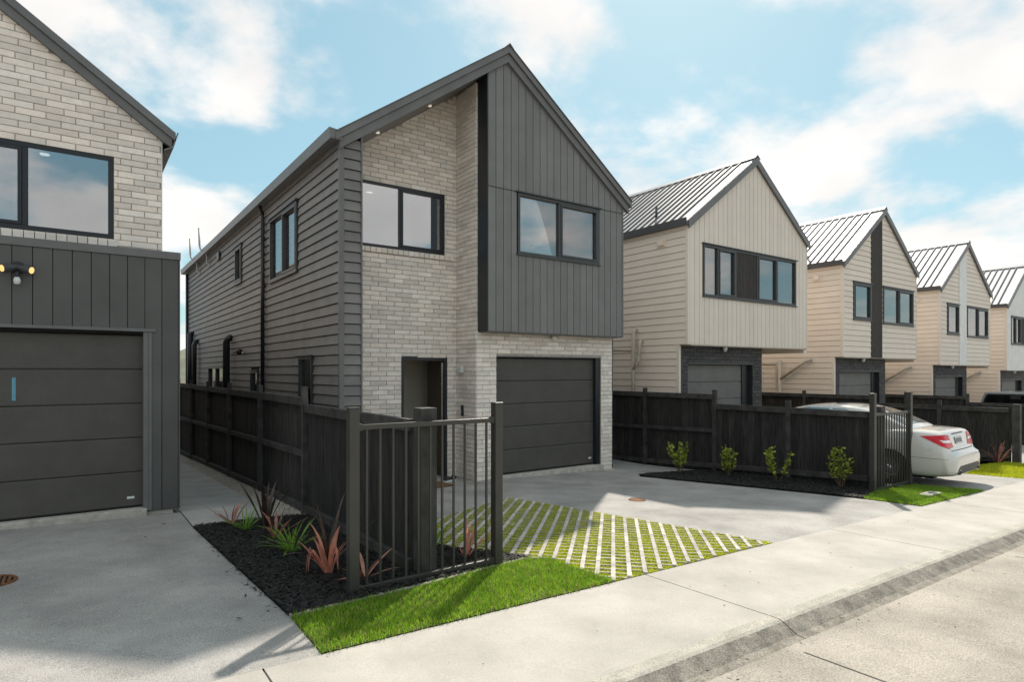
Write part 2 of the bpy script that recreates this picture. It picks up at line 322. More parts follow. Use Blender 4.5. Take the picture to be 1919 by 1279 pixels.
# driveways and paths
sheet('driveway', [(-30, 3.75), (1.235, 3.75), (1.25, 4.45), (1.115, 7.97), (1.115, 8.02), (1.115, 9.6), (-30, 9.6)], 0.0, 'drive', 0.5)
sheet('side_path', [(1.125, 8.0), (2.12, 8.0), (2.12, 24), (1.12, 24)], 0.004, 'path', 0.6)
sheet('driveway', [(2.5, 5.3), (3.0, 5.9), (3.66, 6.81), (5.36, 7.56), (6.19, 3.75), (10.0, 3.75), (9.93, 4.52), (8.87, 8.14), (9.2, 8.5), (11.2, 8.5), (11.2, 14), (2.5, 14)], 0.0, 'drive', 0.5)
sheet('driveway', [(12.5, 3.75), (15.0, 3.75), (14.6, 9.6), (11.2, 9.6), (11.2, 5.0), (12.3, 4.65)], 0.0, 'drive', 0.5)
sheet('driveway', [(18.3, 3.75), (45, 3.75), (45, 9.6), (18.3, 9.6)], 0.0, 'drive', 1.0)
# edging strip at the lawn
ed = B()
EP = [(1.25, 4.46), (2.2, 4.53), (3.15, 4.66), (3.55, 4.72), (3.72, 4.60)]
for (x0, y0), (x1, y1) in zip(EP[:-1], EP[1:]):
    ed.add([(x, y+d, G(x, y)+z) for x, y in ((x0, y0), (x1, y1)) for d, z in ((0, -0.1), (0.05, -0.1), (0.05, 0.018), (0, 0.018))],
           [(0,1,2,3),(7,6,5,4),(0,4,5,1),(1,5,6,2),(2,6,7,3),(3,7,4,0)])
tag(ed.build('garden_edging', 'channel'), kind='structure')

# ---- scatter helpers
def sample(P, n):
    xs = [p[0] for p in P]; ys = [p[1] for p in P]; out = []
    while len(out) < n:
        x = rng.uniform(min(xs), max(xs)); y = rng.uniform(min(ys), max(ys))
        if inpoly(x, y, P): out.append((x, y))
    return out
def area(P): return abs(sum(P[i][0]*P[(i+1) % len(P)][1]-P[(i+1) % len(P)][0]*P[i][1] for i in range(len(P))))/2
def grass(name, pts, h0, h1, wd, m, dz=0.0, lean=0.5):
    n = len(pts); pts = np.array(pts); z = np.array([G(x, y)+dz for x, y in pts]); a = rng.uniform(0, 6.283, n); h = rng.uniform(h0, h1, n); l = rng.uniform(0, lean, n)*h
    b = rng.uniform(0, 6.283, n); dx, dy = np.cos(a)*wd, np.sin(a)*wd; lx, ly = np.cos(b)*l, np.sin(b)*l
    V = np.zeros((n, 5, 3)); base = np.stack([pts[:, 0], pts[:, 1], z], 1)
    V[:, 0] = base + np.stack([-dx, -dy, 0*dx], 1); V[:, 1] = base + np.stack([dx, dy, 0*dx], 1)
    mid = base + np.stack([lx*0.35, ly*0.35, h*0.6], 1)
    V[:, 2] = mid + np.stack([dx*0.7, dy*0.7, 0*dx], 1); V[:, 3] = mid + np.stack([-dx*0.7, -dy*0.7, 0*dx], 1); V[:, 4] = base + np.stack([lx, ly, h], 1)
    k = np.arange(n)[:, None]*5
    F = np.concatenate([k+np.array([[0, 1, 2]]), k+np.array([[0, 2, 3]]), k+np.array([[3, 2, 4]])], 0)
    return np_obj(name, V.reshape(-1, 3), F, m)
def chips(name, pts, m, l0, l1, dz=0.0, flat=0.5):
    V = []; F = []
    for x, y in pts:
        z = G(x, y)+dz+rng.uniform(0, 0.025); a = rng.uniform(0, 6.283); L = rng.uniform(l0, l1)/2; W = L*rng.uniform(0.10, 0.30); t = 0.003+W*0.25; tl = rng.normal(0, flat*0.5); rl = rng.normal(0, flat)
        u = np.array([math.cos(a)*math.cos(tl), math.sin(a)*math.cos(tl), math.sin(tl)]); v = np.array([-math.sin(a)*math.cos(rl), math.cos(a)*math.cos(rl), math.sin(rl)]); n = np.cross(u, v); c = np.array([x, y, z]); k = len(V)
        V += [c-u*L, c-v*W-u*L*0.4, c+v*W-u*L*0.3, c+u*L, c-v*W*0.8+u*L*0.4, c+v*W+u*L*0.35, c+n*t]
        F += [(k, k+1, k+6), (k+1, k+4, k+6), (k+4, k+3, k+6), (k+3, k+5, k+6), (k+5, k+2, k+6), (k+2, k, k+6)]
    return np_obj(name, V, F, m)
# ---- mulch beds
BED1 = [(1.251, 4.47), (1.118, 7.97), (2.0, 8.0), (2.5, 7.9), (2.5, 5.75), (3.0, 5.75), (3.25, 5.3), (3.62, 4.75), (3.5, 4.74), (2.2, 4.57)]
BED2 = [(8.87, 8.14), (9.93, 4.52), (10.7, 4.72), (11.2, 4.75), (11.2, 8.3), (9.3, 8.35)]
for Pp, lab in ((BED1, 'black bark mulch in the bed beside the fence end and flax plants'), (BED2, 'black bark mulch in the bed with four young shrubs')):
    b = sheet('mulch_bed', Pp, 0.014, 'mulch', 0.5)
    o = chips('bark_mulch', sample(Pp, int(area(Pp)*6500)), 'chip', 0.02, 0.075, 0.012); tag(o, lab, 'mulch', kind='stuff')
# loose chips that strayed on to the concrete
st = [(1.2-abs(rng.normal(0, 0.05))+0.0, y) for y in rng.uniform(4.6, 7.9, 70)] + [(0.94, 4.63), (0.62, 7.75), (0.85, 8.3), (7.0, 6.75), (6.86, 6.6), (5.3, 7.9), (9.9, 5.0), (1.15, 6.4)]
tag(chips('stray_bark', st, 'chip', 0.03, 0.07, 0.003, 0.15), 'few loose bark chips lying on the concrete drives', 'bark', kind='stuff')
# leaf litter and grit along the channel and on the slabs
lit = [(x, 2.2+rng.normal(0, 0.06)) for x in rng.uniform(1.0, 22, 170)] + [(x, y) for x, y in zip(rng.uniform(1, 16, 45), rng.uniform(2.6, 3.7, 45))] + [(x, y) for x, y in zip(rng.uniform(2, 14, 40), rng.uniform(0.3, 2.1, 40))]
lp_ = [p for p in lit if p[1] < 2.5]; up_l = [p for p in lit if p[1] >= 2.5]
tag(chips('leaf_litter', up_l, 'litter', 0.008, 0.03, 0.001, 0.1), 'dry leaf specks scattered on the pale footpath', 'litter', kind='stuff')
tag(chips('gutter_litter', lp_, 'litter', 0.01, 0.04, -0.058, 0.2), 'dry leaves and grit along the kerb channel', 'litter', kind='stuff')
# ---- lawns
LAWN1 = [(1.238, 3.752), (3.755, 3.752), (3.735, 4.60), (3.54, 4.715), (2.2, 4.525), (1.252, 4.455)]
LAWN2 = [(10.005, 3.752), (12.49, 3.752), (12.3, 4.2), (12.15, 4.66), (10.7, 4.70), (9.935, 4.515)]
for Pp, lab in ((LAWN1, 'bright green lawn strip in front of the nearer metal railing'), (LAWN2, 'small bright green lawn patch in front of the farther metal railing')):
    sheet('lawn_soil', Pp, 0.006, 'turf', 0.4)
    ps = [p for p in sample(Pp, int(area(Pp)*17000)) if math.sin(p[0]*5.3+p[1]*2)*math.sin(p[1]*6.1-p[0])+rng.uniform(-0.5, 2.2) > -0.15]
    ps = [(x+rng.normal(0, 0.011), y+rng.normal(0, 0.011)) for x, y in ps]; k_ = int(len(ps)*0.80)
    o = grass('lawn_grass', ps[:k_], 0.015, 0.052, 0.0026, 'blade', 0.004, 1.0); tag(o, lab, 'lawn', kind='stuff')
    o = grass('dry_grass', ps[k_:], 0.012, 0.045, 0.0024, 'bladedry', 0.004, 1.6); tag(o, lab.replace('bright green lawn', 'dry straw blades in the lawn').replace('small ', 'small '), 'grass', kind='stuff')
edge = [(x, 3.755+abs(rng.normal(0, 0.012))) for x in rng.uniform(1.28, 3.7, 900)]
# ---- grass pavers: 45 degree strips with thin cross bars
def pavers(P, label, nearest, full=True):
    s2 = math.sqrt(0.5); base = sheet('paver_area', P, 0.0, 'turf2', 0.5)
    sp, bw, bp = 0.1425, 0.040, 0.118
    ts = [x*s2+y*s2 for x, y in P]; us = [x*s2-y*s2 for x, y in P]    # t along the strips, u across
    def W(t, u): return ((t+u)*s2, (t-u)*s2)
    def clip(u):  # interval of t inside P on the line u
        cr = []
        for i in range(len(P)):
            a = (ts[i], us[i]); b = (ts[(i+1) % len(P)], us[(i+1) % len(P)])
            if (a[1] > u) != (b[1] > u): cr.append(a[0]+(b[0]-a[0])*(u-a[1])/(b[1]-a[1]))
        cr.sort(); return list(zip(cr[::2], cr[1::2]))
    def slab(b, t0, t1, u0, u1, h):
        c = [W(t0, u0), W(t1, u0), W(t1, u1), W(t0, u1)]
        b.add([(x, y, G(x, y)+z) for z in (-0.05, h) for x, y in c], [(3,2,1,0),(4,5,6,7),(0,1,5,4),(1,2,6,5),(2,3,7,6),(3,0,4,7)])
    u = math.ceil(min(us)/sp)*sp; bars = []; cells = []
    while u < max(us):
        for t0, t1 in clip(u):
            if t1-t0 < 0.06: continue
            t = t0
            while t < t1-0.03:       # strip made of butted block lengths
                te = min(t1, (math.floor(t/0.59+1e-4)+1)*0.59); bb = B(); slab(bb, t+0.003, te-0.003, u-bw/2, u+bw/2, 0.016+rng.uniform(-0.002, 0.003))
                if te-t > 0.05: bb.build('paver_strip', 'paver', base)
                t = te
        for t0, t1 in clip(u+sp/2):
            k = math.ceil((t0+0.02)/bp)*bp
            while k < t1-0.02: bars.append((k, u+sp/2)); k += bp
        u += sp
    def near(b_): x, y = W(*b_); return x*x+y*y
    bars.sort(key=near); rest = B()
    for i, (t, u_) in enumerate(bars):
        bb = B() if i < nearest else rest
        slab(bb, t-0.0085, t+0.0085, u_-(sp-bw)/2, u_+(sp-bw)/2, 0.014+rng.uniform(-0.004, 0.002))
        if i < nearest: bb.build('paver_bar', 'paver', base)
    if rest.v: rest.build('paver_bars', 'paver', base)['kind'] = 'stuff'
    pts = [p for p in sample(P, int(area(P)*14000)) if (((p[0]-p[1])*s2) % sp) > bw*0.55 and (((p[0]-p[1])*s2) % sp) < sp-bw*0.55]
    d = [p for p in pts if math.sin(p[0]*3.1+1)*math.sin(p[1]*2.7)+rng.uniform(-0.4, 1.6) > -0.1]
    tag(grass('paver_grass', d, 0.006, 0.024, 0.0035, 'blade2', 0.0, 1.2), label, 'grass', kind='stuff')
PAV1 = [(3.05, 5.90), (3.66, 6.81), (5.36, 7.56), (6.19, 3.762), (3.76, 3.762), (3.74, 4.60), (3.63, 4.78), (3.26, 5.34)]
pavers(PAV1, 'yellow green turf growing in the open concrete pavers by the driveway', 300)
PAV2 = [(15.0, 3.762), (18.2, 3.762), (18.2, 5.0), (15.3, 5.3), (14.85, 5.0)]
b_ = sheet('paver_area', PAV2, 0.0, 'turf2', 0.5)
tag(grass('verge_grass', sample(PAV2, 12000), 0.015, 0.05, 0.006, 'blade2', 0.0, 1.0), 'patchy yellow green turf beyond the parked white sedan', 'grass', kind='stuff')
# gravel strip beside the side path
GP = [(2.12, 8.0), (2.44, 7.95), (2.44, 24), (2.12, 24)]
sheet('gravel_bed', GP, 0.002, 'pebble', 1.0)
tag(chips('gravel', [p for p in sample([(1.98, 7.9), (2.44, 7.9), (2.44, 17), (2.1, 17), (2.1, 8.4)], 9000)], 'pebble', 0.015, 0.04, 0.004), 'cream pebble strip between side path and black fence', 'gravel', kind='stuff')

# ------------------------------------------------------------------ building helpers
def ivsub(a, b, cuts):
    segs = [(a, b)]
    for c, d in cuts:
        n = []
        for p, q in segs:
            if d <= p or c >= q: n.append((p, q))
            else:
                if c > p: n.append((p, c))
                if d < q: n.append((d, q))
        segs = n
    return segs
brick_me = {}
def brick_mesh(m):
    if m not in brick_me:
        b = B(); L, H_, D, c = 0.5, 0.5, 1.0, 0.0
        # unit brick: x -.5...5, y 0 (front)..1, z -.5...5 with a chamfered front
        e = 0.012; ez = 0.05
        b.add([(-L+e, 0, -H_+ez), (L-e, 0, -H_+ez), (L-e, 0, H_-ez), (-L+e, 0, H_-ez), (-L, 0.07, -H_), (L, 0.07, -H_), (L, 0.07, H_), (-L, 0.07, H_), (-L, 1, -H_), (L, 1, -H_), (L, 1, H_), (-L, 1, H_)],
              [(0,1,2,3),(0,4,5,1),(1,5,6,2),(2,6,7,3),(3,7,4,0),(4,8,9,5),(5,9,10,6),(6,10,11,7),(7,11,8,4)])
        brick_me[m] = b.mesh('brick', m)
    return brick_me[m]
def bricks(parent, ax, d, u0, u1, z0, ztop, holes, m, budget, rest, near=lambda u, z: 0, L=0.298, H=0.0822, phase=0.0):
    """list the bricks of one wall face; the caller builds the largest singly and joins the rest"""
    out = []; k = 0; z = z0
    while z+H*0.8 < max(ztop(u0), ztop((u0+u1)/2), ztop(u1)):
        zc = z+H/2; cuts = [(h[0], h[1]) for h in holes if h[2] < zc < h[3]]
        off = (L/2 if k % 2 else 0)+phase+ (0.03 if k % 3 == 0 else 0)
        x = math.floor((u0-off)/L)*L+off
        while x < u1:
            for a, b in ivsub(max(x, u0), min(x+L, u1), cuts):
                if b-a > 0.03 and zc < ztop((a+b)/2)+0.085: out.append((a, b, zc))
            x += L
        z += H; k += 1
    return [(ax, d, a, b, zc) for a, b, zc in out]
def lay(parent, items, m, H=0.0822, limit=300, J=0.0085):
    """items sorted nearest first: `limit` bricks as objects, the others as one joined part"""
    me = brick_mesh(m); rest = B(); D = 0.045
    for i, (ax, d, a, b, zc) in enumerate(items):
        c = (a+b)/2; wd = b-a-J; jz = random.uniform(-0.0008, 0.0008); dj = d-0.010+random.uniform(-0.002, 0.002)
        if i < limit:
            if ax == 'Y': inst('brick', me, parent, (c, dj, zc+jz), (wd, D, H-J))
            else: inst('brick', me, parent, (dj, c, zc+jz), (wd, D, H-J), (0, 0, -math.pi/2))
        else:
            hz = (H-J)/2; q = 0.004
            P8 = [(a+J/2+q, dj, zc-hz+q), (b-J/2-q, dj, zc-hz+q), (b-J/2-q, dj, zc+hz-q), (a+J/2+q, dj, zc+hz-q), (a+J/2, dj+0.004, zc-hz), (b-J/2, dj+0.004, zc-hz), (b-J/2, dj+0.004, zc+hz), (a+J/2, dj+0.004, zc+hz),
                  (a+J/2, dj+D, zc-hz), (b-J/2, dj+D, zc-hz), (b-J/2, dj+D, zc+hz), (a+J/2, dj+D, zc+hz)]
            if ax == 'X': P8 = [(y, x, z) for x, y, z in P8]
            rest.add(P8, [(0,1,2,3),(0,4,5,1),(1,5,6,2),(2,6,7,3),(3,7,4,0),(4,8,9,5),(5,9,10,6),(6,10,11,7),(7,11,8,4)])
    if rest.v: rest.build('brickwork', m, parent)['kind'] = 'stuff'
def backing(ax, d0, d1, u0, u1, z0, ztop, holes, brk=()):
    """wall mass with openings, top following ztop(u)"""
    b = B(); us = sorted({u0, u1, *[h[0] for h in holes], *[h[1] for h in holes], *brk}); us = [u for u in us if u0 <= u <= u1]
    for a, c in zip(us[:-1], us[1:]):
        cuts = [(h[2], h[3]) for h in holes if h[0] <= a+1e-6 and h[1] >= c-1e-6]
        lo = min(ztop(a), ztop(c))
        for p, q in ivsub(z0, lo, cuts):
            if abs(q-lo) < 1e-6: b.prism([(a, p), (c, p), (c, ztop(c)), (a, ztop(a))], ax, d0, d1)
            else: b.prism([(a, p), (c, p), (c, q), (a, q)], ax, d0, d1)
    return b
def hboards(parent, ax, d, u0, u1, z0, z1, pitch, m, holes=(), zt=None, name='weatherboard', t=0.026, gap=0.0125):
    """lapped horizontal boards facing -d; each board (or piece beside an opening) its own object. zt(z) gives (u0,u1) limits for gables"""
    z = z0
    while z < z1-0.02:
        zb = z; zu = min(z+pitch-gap, z1); cuts = [(h[0], h[1]) for h in holes if h[2]-0.01 < (zb+min(z+pitch, z1))/2 < h[3]+0.01]
        if zt: A = zt(zb); Bq = zt(zu); a0, a1 = max(u0, A[0]), min(u1, A[1]); b0, b1 = max(u0, Bq[0]), min(u1, Bq[1])
        else: a0 = b0 = u0; a1 = b1 = u1
        if a1-a0 > 0.05:
            if b1-b0 < 0.01: b0 = b1 = (a0+a1)/2
            for s0, s1 in ivsub(a0, a1, cuts):
                if s1-s0 < 0.015: continue
                t0 = max(s0, b0) if s0 == a0 else s0; t1 = min(s1, b1) if s1 == a1 else s1
                if t1 <= t0: t0 = t1 = (s0+s1)/2 if not zt else cl((s0+s1)/2, b0, b1)
                V = []
                for (p0, p1, zq, dd) in ((s0, s1, zb, d), (s0, s1, zb, d-t), (t0, t1, zu, d-0.003), (t0, t1, zu, d)):
                    V += [(p0, dd, zq), (p1, dd, zq)]
                if ax == 'X': V = [(y, x, zz_) for x, y, zz_ in V]
                B().add(V, [(0, 1, 3, 2), (2, 3, 5, 4), (4, 5, 7, 6), (6, 7, 1, 0), (0, 2, 4, 6), (1, 7, 5, 3)]).build(name, m, parent)
        z += pitch
def vboards(parent, d, u0, u1, n, zlo, ztop, m, holes=(), t=0.018, gap=0.010, joints=(), name='cladding_board', apex=None):
    w_ = (u1-u0)/n
    for i in range(n):
        a, b = u0+i*w_+gap/2, u0+(i+1)*w_-gap/2; zs = [zlo, *joints, 99]
        for z0, z1 in zip(zs[:-1], zs[1:]):
            lo_, up_ = B(), B(); us = sorted({a, b, *[h[k] for h in holes for k in (0, 1) if a < h[k] < b], *([apex] if apex and a < apex < b else [])}); full = 0
            for p, q in zip(us[:-1], us[1:]):
                cuts = [(h[2], h[3]) for h in holes if h[0] <= p+1e-6 and h[1] >= q-1e-6]
                lo = min(z1-0.008 if z1 < 90 else 99, min(ztop(p), ztop(q)))
                for e, f in ivsub(z0, lo, cuts):
                    if f-e < 0.02: continue
                    bb = up_ if e > z0+0.01 else lo_
                    if z1 > 90 and abs(f-lo) < 1e-6: bb.prism([(p, e), (q, e), (q, ztop(q)), (p, ztop(p))], 'Y', d-t, d)
                    else: bb.prism([(p, e), (q, e), (q, f), (p, f)], 'Y', d-t, d)
            for bb in (lo_, up_):
                if bb.v: bb.build(name, m, parent, bevel=0.003)
def window(parent, ax, u0, u1, z0, z1, d, mulls=(), fm='black', gm='glass', fw=0.045, out=0.02, sash=(), flash=True, deep=0.035, name='window'):
    """frame proud of the wall by `out`, panes set back; mulls = u positions; sash = indices of panes with an opening sash"""
    b = B(); us = [u0, *mulls, u1]
    b.abox(ax, u0, u1, d-out, d+deep, z0, z0+fw); b.abox(ax, u0, u1, d-out, d+deep, z1-fw, z1)
    b.abox(ax, u0, u0+fw, d-out, d+deep, z0+fw, z1-fw); b.abox(ax, u1-fw, u1, d-out, d+deep, z0+fw, z1-fw)
    for m_ in mulls: b.abox(ax, m_-fw/2, m_+fw/2, d-out+0.004, d+deep-0.004, z0+fw, z1-fw)
    wi = b.build(name, fm, parent, bevel=0.003)
    for i in range(len(us)-1):
        a = us[i]+(fw if i == 0 else fw/2); c = us[i+1]-(fw if i == len(us)-2 else fw/2); p, q = z0+fw, z1-fw
        if i in sash:
            s = B(); k = 0.042
            s.abox(ax, a+0.003, c-0.003, d-out-0.008, d+0.03, p+0.003, p+k); s.abox(ax, a+0.003, c-0.003, d-out-0.008, d+0.03, q-k, q-0.003)
            s.abox(ax, a+0.003, a+k, d-out-0.008, d+0.03, p+k, q-k); s.abox(ax, c-k, c-0.003, d-out-0.008, d+0.03, p+k, q-k); s.build('sash', fm, wi, bevel=0.002)
            a += k; c -= k; p += k; q -= k
        B().abox(ax, a-0.004, c+0.004, d+0.012, d+0.018, p-0.004, q+0.004).build('pane', gm, wi)
    if flash:
        f = B(); f.abox(ax, u0-0.05, u1+0.05, d-out-0.03, d+0.01, z1+0.002, z1+0.022); f.build('head_flashing', fm, wi)
        f = B(); f.abox(ax, u0-0.03, u1+0.03, d-out-0.02, d+0.01, z0-0.024, z0-0.002); f.build('sill', fm, wi)
    return wi
def room(parent, ax, u0, u1, z0, z1, d, depth=2.6, m='room', lights=(), side=None):
    b = B(); t = 0.03; e = d+depth
    b.abox(ax, u0, u1, e, e+t, z0, z1); b.abox(ax, u0-t, u0, d, e+t, z0, z1)
    if side:
        a_, c_, p_, q_ = side; b.abox(ax, u1, u1+t, d, a_, z0, z1); b.abox(ax, u1, u1+t, c_, e+t, z0, z1); b.abox(ax, u1, u1+t, a_, c_, z0, p_); b.abox(ax, u1, u1+t, a_, c_, q_, z1)
    else: b.abox(ax, u1, u1+t, d, e+t, z0, z1)
    b.abox(ax, u0-t, u1+t, d, e+t, z1, z1+t); b.abox(ax, u0-t, u1+t, d, e+t, z0-t, z0)
    o = b.build('room_interior', m, parent)
    for (u, dd) in lights:
        c = (u, dd, z1-0.012) if ax == 'Y' else (dd, u, z1-0.012)
        B().lathe([(0.0, 0), (0.055, 0), (0.055, 0.012)], c, 'Z', 16).build('downlight', 'downlight', o)
    return o
def sectional_door(parent, u0, u1, z0, z1, d, m, n=5, sticker=True):
    p = B().box(u0, u1, d+0.03, d+0.05, z0, z1).build('garage_door', m, parent); h = (z1-z0)/n
    for i in range(n):
        bb = B(); a, c = z0+i*h+0.004, z0+(i+1)*h-0.004
        bb.prism([(d, a+0.012), (d+0.008, a), (d+0.035, a), (d+0.035, c), (d+0.008, c), (d, c-0.012)], 'X', u0, u1).build('door_panel', m, p)
    B().box(u0, u1, d-0.004, d+0.03, z0-0.02, z0+0.004).build('weather_seal', 'tyre', p)
    if sticker: B().box(u1-0.17, u1-0.09, d-0.002, d+0.004, z0+0.10, z0+0.13).build('sticker', 'sticker', p)
    return p
def tubepart(name, pts, r, m, parent, seg=10): return B().tube(pts, r, seg).build(name, m, parent, smooth=True)

# ------------------------------------------------------------------ main house (dark, brick entry)
h1 = thing('townhouse', (6.2, 9.25, 0.0), 'charcoal townhouse with pale brick entry, open front door and gabled black cladding', 'house', 'gabled townhouses along the street')
XA, ZA = 6.27, 7.80
def r1(x): return ZA - (XA-x)*0.713 if x < XA else ZA - (x-XA)*0.733
def u1_(x): return r1(x)-0.29
YF, YB, YE, XLW, XRW = 8.95, 9.25, 9.965, 3.233, 9.20
# wall masses
b = B(); b.box(XLW+0.002, XLW+0.12, YF+0.004, 10.3, -0.3, 5.42); b.box(XLW+0.12, 3.552, YF+0.004, YE+0.2, -0.3, 5.42)
left_holes = [(10.21, 10.96, 1.0, 2.25), (11.06, 12.91, 3.79, 5.05), (15.53, 16.25, 4.13, 5.03), (13.92, 14.62, 1.0, 2.0), (17.71, 19.94, 1.0, 2.12)]
lw = backing('X', XLW+0.002, XLW+0.12, YF+0.004, 24.3, -0.9, lambda u: 5.42, left_holes).build('side_wall', 'dark', h1)  # black backing shows through the board gaps as painted shadow lines
B().box(XLW+0.121, 3.545, YF+0.004, YE+0.1, -0.2, 5.45).build('wing_wall', 'dark', h1)
EW = (9.5, 11.9, 3.6, 5.1)
backing('X', XRW-0.115, XRW, YB+0.13, 24.3, -0.9, lambda u: 5.4, [EW]).build('party_wall', 'char', h1)
B().prism([(XLW+0.13, -0.9), (XRW-0.13, -0.9), (XRW-0.13, 5.3), (XA, 7.4), (XLW+0.13, 5.3)], 'Y', 24.18, 24.3).build('rear_wall', 'char', h1)
PT = 0.1561
hboards(lw, 'X', XLW, YF+0.035, 24.25, 2.254-PT*19, 5.42, PT, 'char', [(a-0.03, c+0.03, e-0.02, f+0.03) for a, c, e, f in left_holes])
hboards(h1, 'Y', YF, XLW+0.045, 3.545, 2.254-PT*15, 5.60, PT, 'char', zt=lambda z: (XA-(ZA-0.29-z)/0.713 if z > 5.3 else 0, 99))
b = B(); b.box(XLW-0.028, XLW+0.05, YF-0.028, YF+0.034, -0.2, 5.46); b.build('corner_board', 'trim', h1, bevel=0.004)
b = B(); b.box(3.546, 3.570, YF-0.03, YE, -0.2, 5.62); b.build('corner_board', 'trim', h1)
for (a, c, e, f), mu, sa in zip(left_holes, ((), (12.0,), (), (), (18.8,)), ((), (0,), (0,), (), ())):
    window(h1, 'X', a, c, e, f, XLW, mu, 'winframe', 'glass2', 0.05, 0.045, sa)
    room(h1, 'X', a-0.05, c+0.15, e-0.6, f+0.3, XLW+0.13, 0.7 if e < 2 else 2.0)
# entry brick walls
EH = [(3.77, 5.583, 4.155, 5.283), (4.707, 5.634, -0.2, 2.272)]
ew = backing('Y', YE+0.006, YE+0.12, 3.55, 5.95, -0.25, lambda x: u1_(x)+0.02, EH).build('entry_wall', 'mortar', h1)
rw = B().box(5.841, 5.95, YB+0.05, YE, -0.25, u1_(5.85)).build('return_wall', 'mortar', h1)
GH = [(6.262, 8.889, -0.3, 2.283)]
gw = backing('Y', YB+0.006, YB+0.12, 5.842, XRW+0.004, -0.25, lambda x: 2.73, GH).build('garage_wall', 'mortar', h1)
Z0 = -0.061-0.0822
items = bricks(gw, 'Y', YB, 5.835, 9.21, Z0, lambda x: 2.72, GH, 'brick', 0, None) + bricks(ew, 'Y', YE, 3.575, 5.835, Z0, lambda x: u1_(x), [EH[0][:2]+(4.06, 5.283), EH[1]], 'brick', 0, None, phase=0.1)
ret = bricks(rw, 'X', 5.835, YB, YE, Z0, lambda x: u1_(5.835), [], 'brick', 0, None, phase=0.02)
gi = [i for i in items if i[1] == YB]; ei = [i for i in items if i[1] == YE]
lay(gw, sorted(gi, key=lambda i: i[2])[:], 'brick', limit=120); lay(ew, sorted(ei, key=lambda i: abs(i[4]-2.0)), 'brick', limit=140); lay(rw, sorted(ret, key=lambda i: abs(i[4]-1.5)), 'brick', limit=40)
# reveal bricks of the garage opening, sill bricks
for x in (6.262, 8.889): B().box(x-0.012 if x < 7 else x+0.002, x-0.002 if x < 7 else x+0.012, YB, YB+0.11, 0.05, 2.28).build('reveal', 'mortar', gw)
sb = brick_mesh('brick'); x = 3.60
while x < 5.70: inst('sill_brick', sb, ew, (x+0.05, YE-0.045, 4.103), (0.094, 0.10, 0.085)); x += 0.103
window(h1, 'Y', *EH[0], YE, (4.676,), 'black', 'glass', 0.05, 0.0, (1,), False, 0.035)
room(h1, 'Y', 3.4, 5.8, 3.2, 5.46, YE+0.125, 2.8, lights=((4.62, 11.2),))
# front door: frame, open leaf, hall
fr = B()
fr.box(4.707, 4.755, YE-0.01, YE+0.10, 0.02, 2.268); fr.box(5.575, 5.634, YE-0.01, YE+0.10, 0.02, 2.268); fr.box(4.755, 5.575, YE-0.01, YE+0.10, 2.19, 2.268)
dfm = fr.build('door_frame', 'black', h1, bevel=0.003)
B().box(4.70, 5.64, YE-0.05, YE+0.10, -0.06, 0.02).build('threshold', 'cover', dfm)
# the leaf is hinged at the right jamb and stands open into the hall
a0 = Vector((5.572, YE+0.07, 0)); dirv = Vector((0.15, 0.98, 0)).normalized(); nrm = Vector((-dirv.y, dirv.x, 0))
dl = B()
def leafbox(bq, s0, s1, t0, t1, z0, z1):
    c = [a0+dirv*s+nrm*t for s, t in ((s0, t0), (s1, t0), (s1, t1), (s0, t1))]
    bq.add([(p.x, p.y, z) for z in (z0, z1) for p in c], [(3,2,1,0),(4,5,6,7),(0,1,5,4),(1,2,6,5),(2,3,7,6),(3,0,4,7)])
leafbox(dl, 0, 0.80, -0.02, 0.0, 0.03, 2.185); leaf = dl.build('front_door', 'black', h1)
for k in range(11):
    q = B(); leafbox(q, 0.012+k*0.072, 0.075+k*0.072, 0.0, 0.014, 0.05, 2.17); q.build('door_slat', 'doorleaf', leaf)
q = B(); leafbox(q, -0.012, 0.0, -0.016, 0.012, 0.05, 2.16); q.build('lock_strip', 'chrome', leaf)
q = B(); leafbox(q, -0.03, 0.02, 0.014, 0.05, 1.02, 1.16); q.build('door_handle', 'black', leaf, bevel=0.008)
room(h1, 'Y', 4.45, 6.0, 0.0, 2.5, YE+0.125, 1.25, 'roomgreige')
# garage door
sectional_door(h1, 6.26, 8.80, 0.085, 2.245, YB+0.10, 'door')
b = B(); b.box(8.76, 8.882, YB+0.02, YB+0.098, 0.06, 2.262); b.build('door_jamb', 'black', h1)
B().box(6.262, 8.888, YB-0.006, YB+0.10, 2.262, 2.285).build('lintel', 'trim', h1)
B().box(6.20, 8.95, YB-0.03, YB+0.3, -0.10, 0.062).build('door_sill', 'cover', h1, bevel=0.01)
# cladding box over the garage
wr = (6.514, 8.528, 4.131, 5.244)
backing('Y', YF+0.002, YF+0.10, 5.875, XRW-0.004, 2.712, lambda x: u1_(x)+0.02, [wr], brk=(XA,)).build('upper_wall', 'dark', h1)
vboards(h1, YF, 5.875, XRW-0.014, 20, 2.708, lambda x: u1_(x)+0.01, 'clad', [(wr[0]-0.02, wr[1]+0.02, wr[2]-0.02, wr[3]+0.022)], joints=(5.262,), apex=XA)
B().box(5.858, 5.873, YF-0.016, YB-0.004, 2.705, u1_(5.86)).build('side_panel', 'black', h1)
B().box(5.874, XRW, YF+0.004, YB+0.004, 2.69, 2.711).build('soffit', 'trim', h1)
B().box(XRW-0.013, XRW+0.02, YF-0.024, YF+0.05, 2.70, u1_(XRW)).build('corner_board', 'trim', h1)
B().box(5.87, XRW, YF-0.024, YF-0.006, 5.250, 5.262).build('joint_flashing', 'black', h1)
window(h1, 'Y', *wr, YF, (7.50,), 'winframe', 'glass2', 0.05, 0.035, (1,), True)
room(h1, 'Y', 6.0, 9.05, 3.0, 5.40, YF+0.11, 3.2, lights=((6.95, 9.6),), side=EW)
